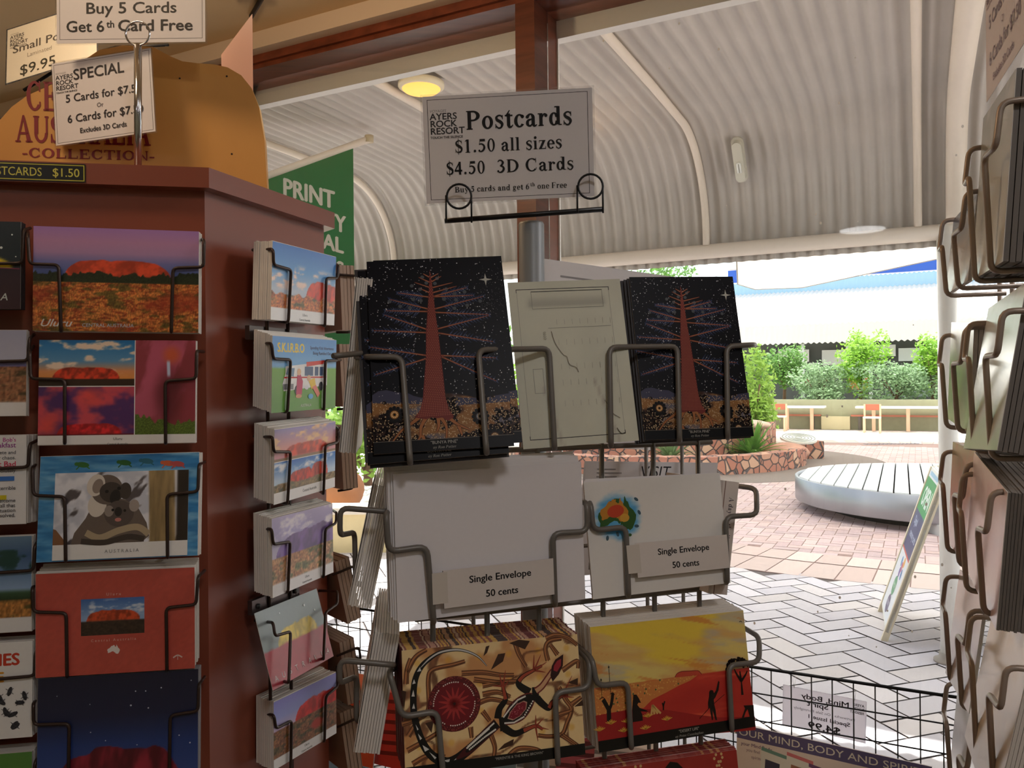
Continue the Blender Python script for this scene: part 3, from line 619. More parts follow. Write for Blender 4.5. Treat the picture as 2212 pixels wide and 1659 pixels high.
def pic_bunya(res=1.0):
    def go(Wd, Hd):
        S = SHAPES['bun']; a = Art(Wd, Hd, 1000, 1500); q = random.Random(3)
        def f(X, Y):
            n = fbm(X * .006, Y * .008, 5, 4); ring = np.zeros_like(X)
            c = mix((10, 10, 16), (16, 16, 24), n)
            g = mix(mix((62, 38, 26), (150, 106, 62), ss(.4, .55, fbm(X * .004, Y * .007, 9))), (104, 100, 110), ss(.55, .68, fbm(X * .005 + 3, Y * .01, 15)))
            return mix(c, g, ss(-6, 6, Y - (1110 + 30 * np.sin(X * .009))))
        a.raster(f, int(110 * res), int(160 * res))
        a.polys([S['hill'], S['hill2']], (70, 70, 92))
        gd = []; gb = []
        for _ in range(1000):
            x, y = q.uniform(5, 995), q.uniform(1120, 1420); t = fbm(np.array([x * .004]), np.array([y * .007]), 9)[0]
            if t < .5: gb.append((x, y, 14))
            else: gd.append((x, y, 4))
        a.dots(gb, 9, (30, 18, 15), 7); a.dots(gd + [(x + q.uniform(-17, 17), y + q.uniform(-17, 17), 4.2) for x, y, r in gb], 4, (206, 178, 138), 5)
        blue = []; 
        for l in S['br'][8:]:
            (x0, y0), (x1, y1) = l
            for k in range(14):
                u = .2 + .8 * k / 13; x = x0 + (x1 - x0) * u; y = y0 + (y1 - y0) * u
                for sgn in (-1, 1):
                    L = 46 * (1.1 - u) + 18; blue.append([(x, y), (x + (x1 - x0) / abs(x1 - x0) * L * .75, y + sgn * L * q.uniform(.5, 1))])
        a.lines(blue, [16, 5], (40, 48, 74)); a.lines([[l[0], ((l[0][0] + l[1][0]) / 2, (l[0][1] + l[1][1]) / 2 + 2)] for l in blue], 3, (92, 106, 142))
        st = [(q.uniform(8, 992), q.uniform(8, 1090), q.choice((2, 2.5, 3, 4, 5))) for _ in range(520)]
        a.dots(st, 3, (205, 205, 210), 6)
        a.dots([(q.gauss(920, 60), q.gauss(330, 120), 1.6) for _ in range(160)], 2, (150, 150, 156), 5)
        a.lines(S['br'], [13, 5], (140, 76, 54)); a.dots([(x[0], x[1], 15) for x in S['cones']], 15, (84, 88, 92), 10)
        a.lines(S['roots'], [36, 14], (24, 14, 12)); a.lines(S['roots'], [28, 9], (164, 104, 62))
        a.poly(S['trunk'], (118, 50, 44))
        td = []; 
        for y in range(110, 1245, 13):
            xs = [p for p in S['trunk']]; 
            t = np.interp(y, [80, 310, 590, 950, 1115, 1250], [6, 20, 44, 70, 88, 150]); cx = np.interp(y, [80, 590, 1250], [479, 465, 445])
            n = max(1, int(t / 7)); td += [(cx + (i - n / 2 + .5 + (y // 13 % 2) * .5) * t * 2 / n * .9, y, 3.4) for i in range(n)]
        a.dots(td, 3.4, (196, 118, 92), 5)
        a.lines([[(l[0][0] + (l[1][0] - l[0][0]) * u, l[0][1] + (l[1][1] - l[0][1]) * u) for u in (.05, .9)] for l in S['br']], [4, 1.5], (196, 126, 88))
        for (x, y), c in zip(S['ros'], ((190, 130, 60), (140, 140, 150), (150, 110, 70))):
            a.ell(x, y, 46, 46, (40, 26, 20)); a.dots([(x + 52 * math.cos(k * .5236), y + 52 * math.sin(k * .5236), 14) for k in range(12)], 14, (10, 8, 8), 8); a.ell(x, y, 30, 30, c); a.dots([(x + 20 * math.cos(k * .628), y + 20 * math.sin(k * .628), 5) for k in range(10)], 5, (225, 205, 170), 5); a.ell(x, y, 10, 10, (12, 10, 10))
        x, y = S['star'][0]; k = 52
        a.poly([(x, y - k), (x + 9, y - 9), (x + k, y), (x + 9, y + 9), (x, y + k), (x - 9, y + 9), (x - k, y), (x - 9, y - 9)], (190, 190, 180))
        a.poly([(-1, 1418), (1001, 1418), (1001, 1500), (-1, 1500)], (12, 12, 14)); a.rect(0, 1414, 1000, 1418, (110, 104, 96))
        a.text('"BUNYA PINE"', 500, 1452, 24, (170, 168, 160), bold=.004, cond=.9); a.text('by Ron Potter', 500, 1486, 20, (150, 148, 142), slant=.25, serif=True, cond=.9); return a
    return go
def pic_map(Wd, Hd):
    a = Art(Wd, Hd, 250, 352)
    def f(X, Y):
        c = np.zeros(X.shape + (3,)) + np.array((230, 230, 212.)); c = c * (.94 + .08 * fbm(X * .012, Y * .01, 3))[..., None]
        c = mix(c, (190, 190, 176), ss(26, 50, Y) * ss(60, 56, Y) * ss(34, 44, X) * ss(216, 206, X) * .9); c = mix(c, (188, 178, 164), ss(5, 1, np.abs(X - (55 + (Y - 225) * .24))) * ss(220, 232, Y) * .5); return mix(c, (188, 178, 164), ss(5, 1, np.abs(X - (170 + (Y - 225) * .3))) * ss(210, 222, Y) * .5)
    a.raster(f, 40, 54)
    k = (36, 36, 38); a.rect(16, 16, 222, 17.4, k); a.rect(16, 16, 17.2, 24, k); a.rect(221, 16, 222.4, 24, k); a.rect(16, 334, 222, 335.4, k); a.rect(16, 327, 17.2, 335, k); a.rect(221, 327, 222.4, 335, k)
    g = (158, 156, 146); a.rect(17, 24, 17.6, 327, g); a.rect(221, 24, 221.6, 327, g); a.frame(48, 22, 206, 60, .8, (150, 148, 138)); a.rect(48, 21.5, 206, 23, (70, 68, 64))
    a.frame(36, 188, 58, 240, 1, (170, 168, 158)); a.rect(78, 102, 218, 102.8, (160, 158, 150))
    for i in range(8):
        for y in (84, 128, 180, 214, 258): a.rect(98 + i * 17, y, 98.6 + i * 17, y + 12, (184, 182, 172))
    a.lines([[(84, 110), (90, 136), (104, 160), (112, 166), (116, 182), (130, 190), (134, 200)], [(184, 262), (196, 282), (200, 292), (214, 302)]], 1.1, (120, 112, 100)); a.lines([[(204, 322), (212, 334), (222, 333)]], 1.4, (70, 60, 52))
    for y in (118, 165): a.text('0000', 66, y, 6, (170, 168, 158), rot=90)
    return a
def pic_blank(Wd, Hd):
    a = Art(Wd, Hd, 100, 75); a.rect(0, 0, 100, 75, (226, 222, 224)); return a
def pic_env(Wd, Hd):
    a = Art(Wd, Hd, 300, 222); a.rect(0, 0, 300, 222, (228, 224, 218))
    def f(X, Y):
        d = np.hypot((X - 66) / 58, (Y - 70) / 52) + .25 * (fbm(X * .06, Y * .12, 3) - .5); c = np.zeros(X.shape + (3,)) + np.array((228, 224, 218.)); return mix(c, mix((120, 190, 225), (70, 150, 205), fbm(X * .05, Y * .2, 7)), ss(1.0, .62, d))
    a.raster(f, 60, 56, (2, 10, 130, 132))
    a.poly(aus(22, 32, 84, 72), (52, 92, 40)); a.poly([(38 + (p[0] * 84 - 14) * .74, 40 + (p[1] * 72 - 8) * .72) for p in AUS], (196, 132, 46)); a.ell(62, 60, 18, 12, (196, 70, 40), -10); a.ell(80, 74, 10, 8, (214, 160, 60)); a.ell(88, 108, 4, 3, (60, 96, 46))
    for x, y in ((108, 40), (112, 66), (104, 92), (62, 104), (40, 110), (24, 90), (78, 100)): a.ell(x, y, 5, 3, (70, 96, 110), x * 7)
    return a
def pic_lizard(Wd, Hd):
    S = SHAPES['liz']; a = Art(Wd, Hd, 1000, 640)
    def f(X, Y):
        n = fbm(X * .006, Y * .007, 4, 4); c = mix((236, 206, 150), (206, 150, 96), ss(.45, .65, n)); c = mix(c, (228, 170, 60), ss(24, 10, np.hypot((X % 170) - 80, (Y % 140) - 70)) * .5)
        v = np.abs(fbm(X * .004 + 7, Y * .006, 11, 3) - .5); return mix(c, mix((150, 90, 56), (70, 40, 28), vn(X * .06, Y * .03, 6)), ss(.045, .02, v) * .8)
    a.raster(f, 130, 84)
    a.lines(S['branch'], [30, 22], (104, 62, 40)); a.lines(S['branch'], [17, 10], (176, 116, 72)); a.lines([[(x + 4, y + 3) for x, y in l] for l in S['branch']], [4, 3], (60, 34, 24)); a.polys(S['patch'], (66, 40, 28))
    c = S['circle']; cx, cy = c[0]; rx = (c[1][0] - cx); ry = (c[3][1] - c[2][1]) / 2; cy = (c[3][1] + c[2][1]) / 2
    def disc(sx): return [(cx + rx * sx * math.cos(k * .157), cy + ry * sx * math.sin(k * .157)) for k in range(40)]
    a.poly(disc(1), (92, 26, 30)); a.poly(disc(.8), (116, 24, 34)); a.lines([[(cx, cy), (cx + rx * .6 * math.cos(k), cy + ry * .6 * math.sin(k))] for k in np.arange(0, 6.28, .42)], [26, 3], (170, 52, 52))
    q = random.Random(2); a.dots([(cx + rx * u * math.cos(t), cy + ry * u * math.sin(t), 2.6) for u, t in ((q.uniform(.85, .97), q.uniform(0, 6.3)) for _ in range(160))], 2.6, (170, 70, 66), 5); a.dots([(cx + rx * .78 * math.cos(k * .105), cy + ry * .78 * math.sin(k * .105), 4) for k in range(60) if k % 10 < 8], 4, (232, 222, 210), 6); a.ell(cx, cy, 8, 8, (60, 14, 18))
    w = [5, 12, 14, 16, 20, 26, 30, 33, 34, 35, 36, 38, 42, 46, 48, 50, 50, 50, 54, 56]
    a.lines([S['tail']], w, (16, 14, 14)); a.lines([S['tail'][:7]], [2, 6, 8, 9, 9, 8, 3], (206, 204, 200)); a.polys(S['tri'], (214, 212, 206))
    a.lines([S['tail'][-5:]], [6, 40, 48, 52, 54], (74, 22, 24)); a.lines([S['tail'][-4:]], [10, 34, 40, 42], (18, 15, 15))
    a.lines(S['legs'], [42, 14], (20, 16, 16)); a.lines([l[2:] for l in S['legs']], [20, 10], (166, 72, 50)); a.lines(S['claws'], [12, 2], (150, 60, 44))
    a.poly(S['body'], (20, 16, 16)); a.lines([S['body'] + S['body'][:1]], 6, (110, 36, 34)); a.poly(S['bodyin'], (196, 150, 130)); b = S['bodyin']; mx_ = sum(p[0] for p in b) / len(b); my_ = sum(p[1] for p in b) / len(b); a.poly([(mx_ + (p[0] - mx_) * .9, my_ + (p[1] - my_) * .9) for p in b], (128, 28, 44))
    a.dots([(mx_ + q.gauss(0, 26), my_ + q.gauss(0, 26), 2.2) for _ in range(60)], 2, (205, 110, 120), 5)
    a.lines(S['blob'], 70, (18, 15, 15)); a.lines([S['neck']], [40, 30], (120, 44, 40)); a.lines([S['neck']], [24, 16], (206, 160, 120)); a.poly(S['head'], (52, 20, 22)); a.poly(S['headin'], (160, 44, 56))
    for l in S['dots']:
        L = []
        for k in range(22):
            u = k / 21 * (len(l) - 1); i = min(int(u), len(l) - 2); u -= i; L.append((l[i][0] + (l[i + 1][0] - l[i][0]) * u, l[i][1] + (l[i + 1][1] - l[i][1]) * u, 5))
        a.dots(L, 5, (232, 228, 218), 7)
    a.rect(0, 582, 1000, 640, (14, 13, 13)); a.text('"PERENTIE & THE KING BROWN"', 620, 606, 13, (170, 166, 158), bold=.004); return a
def pic_desert(Wd, Hd):
    S = SHAPES['des']; a = Art(Wd, Hd, 1000, 650)
    def f(X, Y):
        n = fbm((X + Y * 2.2) * .0022, (Y - X * .22) * .014, 5, 4); n2 = fbm((X + Y) * .003, (Y - X * .2) * .02, 15, 4)
        c = mix((226, 202, 116), (220, 176, 104), ss(.4, .6, n)); c = mix(c, (190, 180, 160), ss(.52, .68, n2) * .7); c = mix(c, (236, 204, 74), ss(.55, .7, fbm(X * .002, (Y - X * .2) * .01, 25))); c = mix(c, (214, 130, 60), ss(.62, .72, fbm(X * .003, (Y - X * .24) * .03, 35)) * .7)
        g = mix((206, 62, 46), (176, 44, 40), fbm(X * .004, Y * .012, 8)); g = mix(g, (226, 96, 66), ss(.6, .75, fbm(X * .003, Y * .02, 45)))
        return mix(c, g, ss(318, 323, Y))
    a.raster(f, 130, 84)
    a.poly(S['spin'], (206, 128, 66)); q = random.Random(6); b = S['spin']
    sp = []
    for _ in range(420):
        x, y = q.uniform(5, 640), q.uniform(324, 470)
        if y < 470 - max(0, x - 120) * .28: sp.append((x, y, q.uniform(2, 5)))
    a.dots(sp[:260], 4, (226, 172, 92), 5); a.dots(sp[260:], 4, (160, 92, 52), 5); a.dots([(x, y, 6) for x, y, r in sp[::18]], 6, (86, 100, 62), 5)
    a.poly(S['dark'], (160, 34, 34)); a.poly(S['rock'], (196, 74, 52)); a.lines([S['rock'][:7]], 4, (130, 40, 36))
    k = (26, 16, 14)
    for i, w in enumerate((26, 24, 18, 3, 3, 4, 4)): a.lines([S['ytree'][i]], w, k)
    a.dots([(S['ytree'][3][-1][0], S['ytree'][3][-1][1] + 8, 5), (S['ytree'][4][-1][0], S['ytree'][4][-1][1] + 8, 5)], 5, k)
    fl = []
    for x, y in S['tufts']: fl += [[(x, y + 8), (x + d, y - 16 + abs(d) * .4)] for d in (-34, -22, -10, 0, 10, 22, 34)]
    a.lines(fl, [8, 3], (222, 168, 66)); a.lines([[(345, 450), (352 + d, 500)] for d in (-20, 0, 20, 40)], 12, (214, 170, 100)); a.poly(S['woman'], k); a.poly(S['man'], k); a.lines([S['spear']], 3, (44, 20, 16)); a.lines(S['tree'], [16, 6], k)
    L = S['leaf']; x0 = min(p[0] for p in L); x1 = max(p[0] for p in L); y0 = min(p[1] for p in L); y1 = max(p[1] for p in L)
    cxl, cyl = (x0 + x1) / 2, y1
    a.dots([(cxl + r * (x1 - x0) * .5 * math.cos(t), cyl - r * (y1 - y0) * math.sin(t), q.uniform(6, 11)) for r, t in ((q.uniform(.45, 1), q.uniform(.05, 3.1)) for _ in range(70))], 8, k, 6)
    a.poly(S['stump'], k); a.lines(S['small'], 8, k); a.lines([[(962, 62), (972, 58), (982, 64)]], 3, k)
    a.rect(0, 592, 1000, 650, (14, 12, 12)); a.text('"DESERT LIFE"', 560, 616, 15, (180, 176, 168), bold=.004); a.text('by Peter Cunningham', 560, 640, 13, (160, 156, 148), serif=True, slant=.25); return a
def pic_red(Wd, Hd):
    a = Art(Wd, Hd, 330, 220)
    def f(X, Y): return mix((150, 40, 36), (176, 56, 48), fbm(X * .06, Y * .06, 3))
    a.raster(f, 50, 34)
    a.poly([(150, 30), (180, 4), (196, 8), (230, 44), (240, 120), (130, 120)], (30, 14, 14)); a.ell(110, 60, 26, 18, (40, 18, 16))
    q = random.Random(3); a.dots([(x + q.uniform(-5, 5), y, 3) for y in range(4, 200, 7) for x in (108, 116, 284 - y * .12, 294 - y * .12)], 3, (214, 176, 120), 6); return a
SHAPES = {"liz":{"circle":[[274,298],[419,302],[279,156],[270,438]],"tail":[[463,122],[419,71],[358,37],[290,21],[208,27],[146,56],[99,95],[68,152],[56,225],[54,298],[64,372],[86,446],[117,509],[162,556],[219,583],[272,575],[326,546],[373,516],[442,467],[505,422]],"body":[[518,430],[548,384],[585,333],[649,296],[706,289],[725,317],[700,370],[656,415],[600,433],[545,433]],"bodyin":[[564,405],[583,370],[619,336],[662,323],[681,332],[673,367],[636,400],[594,417]],"dots":[[[544,393],[584,351],[627,315],[670,301]],[[549,426],[600,428],[656,406],[713,331]],[[485,420],[422,462],[340,518]],[[493,452],[435,481],[346,534]],[[457,444],[394,485],[333,526]]],"blob":[[[518,430],[552,428]],[[712,293],[751,294]]],"neck":[[734,280],[771,258],[809,217],[840,182]],"head":[[824,206],[837,156],[859,125],[908,101],[901,162],[874,205],[836,240]],"headin":[[844,182],[849,157],[869,133],[894,124],[889,161],[865,191]],"legs":[[[699,282],[646,245],[640,219],[670,193],[728,170],[779,150]],[[739,318],[771,353],[805,376],[828,347],[886,322],[922,319]],[[510,398],[522,350],[559,305],[551,254],[540,208]],[[544,451],[597,485],[652,476],[722,460],[762,483]]],"claws":[[[728,170],[737,87]],[[731,171],[776,91]],[[735,171],[808,133]],[[735,171],[797,187]],[[542,234],[487,228]],[[542,234],[532,169]],[[549,234],[567,154]],[[552,241],[585,207]],[[722,460],[726,404]],[[725,460],[766,428]],[[725,463],[796,487]],[[722,466],[730,540]],[[886,322],[952,220]],[[890,322],[968,286]],[[890,325],[956,336]]],"tri":[[[78,115],[95,92],[102,113]],[[51,175],[61,151],[69,172]],[[45,236],[56,203],[62,238]],[[46,297],[56,271],[62,299]],[[62,377],[70,408],[77,403]],[[73,424],[83,457],[94,450]],[[95,483],[107,517],[130,508]],[[130,522],[158,561],[167,553]],[[203,572],[238,570],[232,588]],[[259,579],[292,555],[319,548],[324,564]]],"branch":[[[-10,369],[81,349],[134,307],[138,159],[165,112],[274,98],[342,86]],[[25,110],[73,39],[134,7]],[[18,171],[26,97],[46,43]],[[320,147],[436,153],[538,176],[614,184]],[[433,222],[536,214],[640,219]],[[431,266],[513,262],[587,295]],[[409,307],[484,296],[606,335]],[[810,8],[869,-6],[940,14],[995,60]],[[631,17],[649,78],[687,147]],[[816,127],[806,61],[831,24],[904,17]],[[875,101],[836,44]],[[897,188],[987,145],[991,185]],[[869,275],[906,343],[937,397],[903,468],[870,520],[794,523],[732,510]],[[836,423],[943,404]],[[863,519],[962,593]],[[939,372],[999,340]],[[563,593],[619,564],[720,582],[785,632]],[[357,424],[361,479]],[[427,352],[465,406]],[[468,479],[486,541],[476,594]],[[388,488],[491,433]],[[14,502],[125,457],[198,423]],[[39,570],[123,539],[214,556]],[[22,432],[81,349]],[[386,185],[516,212],[612,222]]],"patch":[[[484,145],[530,66],[572,64],[556,107]],[[498,561],[540,530],[595,512],[587,542]],[[920,255],[987,236],[983,275]],[[952,386],[1005,354],[1009,386]],[[596,14],[653,0],[717,13],[686,55]],[[-9,199],[18,208],[3,304]],[[113,377],[159,370],[145,429]],[[463,20],[484,16],[468,53],[446,70]]]},"des":{"hor":[[-4,323],[224,320],[356,320],[501,321],[674,324],[813,322],[989,327]],"rock":[[501,322],[517,303],[549,295],[597,298],[652,302],[668,314],[676,325]],"spin":[[-3,326],[223,323],[501,323],[649,327],[598,350],[520,369],[436,396],[346,421],[290,459],[146,457],[-1,460]],"dark":[[-4,462],[179,456],[276,462],[440,489],[605,533],[767,571],[1004,596],[1001,670],[1,600]],"ytree":[[[73,502],[77,437]],[[77,443],[63,414],[47,384]],[[77,443],[95,412],[108,359]],[[94,354],[95,302],[95,213]],[[41,378],[43,274]],[[25,381],[47,373],[56,385]],[[90,362],[107,356],[117,368]]],"woman":[[232,382],[251,383],[263,403],[275,429],[258,427],[251,437],[264,455],[305,472],[314,481],[268,473],[277,490],[277,523],[215,523],[218,455]],"man":[[715,424],[724,416],[740,419],[745,436],[761,421],[777,382],[784,371],[788,381],[777,423],[753,457],[739,470],[740,499],[745,528],[746,562],[749,582],[738,581],[730,543],[724,525],[723,576],[715,578],[710,535],[709,506],[698,519],[700,482],[710,452]],"spear":[[636,559],[720,502],[814,450]],"tree":[[[934,468],[936,389]],[[935,392],[910,351],[896,320]],[[935,392],[966,363],[984,339]],[[934,383],[933,336]]],"leaf":[[874,294],[906,268],[944,254],[979,270],[994,289],[987,318],[943,322],[907,315],[842,317]],"stump":[[914,590],[942,544],[934,526],[1002,532],[1000,601],[968,591],[959,549],[943,565],[928,592]],"tufts":[[84,506],[312,500],[428,532],[157,556],[290,561],[13,532],[180,511]],"small":[[[410,485],[413,457]],[[412,463],[407,446]],[[412,463],[423,439]]],"band":[[-1,586],[329,593],[667,594],[1001,600]]},"bun":{"trunk":[[479,80],[490,207],[496,314],[501,454],[511,591],[521,803],[527,955],[532,1114],[547,1198],[583,1262],[536,1289],[498,1261],[458,1263],[419,1255],[379,1267],[301,1250],[344,1193],[366,1113],[388,946],[408,797],[421,587],[439,451],[456,312],[468,206]],"br":[[[472,146],[425,115]],[[482,152],[544,117]],[[469,188],[391,145]],[[483,188],[564,142]],[[467,232],[357,186]],[[488,236],[648,198]],[[467,277],[386,234]],[[488,278],[678,229]],[[462,313],[227,269]],[[496,308],[754,243]],[[494,311],[798,310]],[[450,411],[163,321]],[[493,413],[875,322]],[[444,431],[129,412]],[[499,440],[905,474]],[[430,576],[117,446]],[[509,574],[904,482]],[[423,601],[33,568]],[[512,608],[921,695]],[[409,781],[4,698]],[[520,787],[930,825]],[[408,806],[33,912]],[[525,798],[917,1006]]],"roots":[[[341,1243],[280,1289],[200,1342],[130,1424]],[[379,1257],[341,1324],[332,1392],[301,1434]],[[347,1384],[369,1435]],[[488,1260],[523,1329],[515,1438]],[[468,1263],[469,1324],[451,1363]],[[548,1265],[604,1315],[691,1362]],[[613,1326],[633,1398]]],"cones":[[160,339],[238,381],[310,395],[339,327],[396,340],[573,334],[657,294],[735,279],[664,342],[747,392],[849,360],[648,412],[334,215],[418,145],[531,159],[595,251],[396,246],[447,194],[512,201]],"hill":[[4,1067],[48,1039],[107,1033],[174,1053],[262,1064],[300,1087],[368,1108],[366,1154],[3,1127]],"hill2":[[532,1135],[609,1119],[712,1121],[804,1133],[911,1114],[1008,1104],[1006,1168],[534,1176]],"ros":[[157,1221],[776,1267],[869,1423]],"star":[[905,182]],"base":[[-5,1417],[426,1445],[886,1460]],"gtop":[[-1,1077],[346,1142],[546,1151],[1003,1147]]}}
POSES = {"L1":[-0.3962,0.8035,1.6582,0.1721,0.0119,-0.0122,0.1557,0.1038],"L2":[-0.397,0.8048,1.5459,0.1646,0.0476,-0.0051,0.1482,0.1044],"L3":[-0.3967,0.8046,1.4305,0.1358,0.1349,0.0081,0.1524,0.1041],"L3b":[-0.3937,0.8027,1.4227,0.1358,0.1349,0.0066,0.1277,0.0858],"L4":[-0.4007,0.8042,1.3143,0.1572,0.0249,0.0002,0.1504,0.1024],"L5":[-0.3987,0.8038,1.2094,0.1741,0.0352,-0.0066,0.1511,0.1043],"R1":[-0.2464,0.9578,1.6696,1.2701,-0.055,0.02,0.1396,0.0874],"R2":[-0.2466,0.957,1.564,1.2737,-0.0377,0.0122,0.1415,0.0864],"R3":[-0.2469,0.9579,1.4606,1.3113,-0.0296,0.014,0.1443,0.0838],"R4":[-0.2491,0.9524,1.3575,1.2918,0.0164,-0.0199,0.1372,0.0876],"R5":[-0.2584,0.9461,1.2538,1.2636,0.2941,-0.0302,0.1277,0.0862],"R6":[-0.2545,0.975,1.1438,1.1612,0.029,-0.0445,0.1197,0.0768],"C1":[-0.0619,0.6705,1.5783,0.1276,0.3488,0.0427,0.1125,0.1725],"C2":[0.0552,0.7191,1.5699,0.1901,0.183,0.0497,0.1064,0.1513],"C3":[0.1694,0.7568,1.5753,0.1475,0.2364,0.0163,0.1051,0.1588],"C4":[-0.0175,0.6835,1.4174,0.3352,0.0075,0.02,0.1688,0.1224],"C5":[0.1357,0.7468,1.4087,0.301,0.1352,0.0219,0.1419,0.1047],"C6":[-0.0172,0.6928,1.273,0.2899,0.1957,-0.0094,0.1596,0.1022],"C7":[0.1494,0.7462,1.2738,0.3471,0.1784,-0.0132,0.1656,0.1076],"C8":[0.1417,0.7461,1.1412,0.3329,0.2027,-0.0279,0.1622,0.1038],"sign_main":[-0.0017,0.8417,1.8004,-0.0794,-0.0933,0.0164,0.183,0.1155],"sign_buy":[-0.4342,0.9181,2.0067,-0.0283,-0.0118,-0.0093,0.1765,0.1233],"sign_special":[-0.4754,0.9343,1.8901,-0.1537,0.0368,0.0768,0.1307,0.1019],"sign_small":[-1.0591,1.8483,2.3501,-0.2173,0.2426,0.2006,0.2448,0.1554],"label4":[-0.012,0.6777,1.3813,0.3352,0.0075,0.024,0.0991,0.0314],"label5":[0.158,0.7435,1.3886,0.301,0.1352,0.0186,0.0961,0.031],"banner":[0.6335,1.6202,0.7511,-0.5919,0.1375,0.0103,0.3762,0.1199],"sign_mind":[0.679,1.7586,0.8183,-0.5013,-0.1006,-0.0437,0.173,0.0954]}
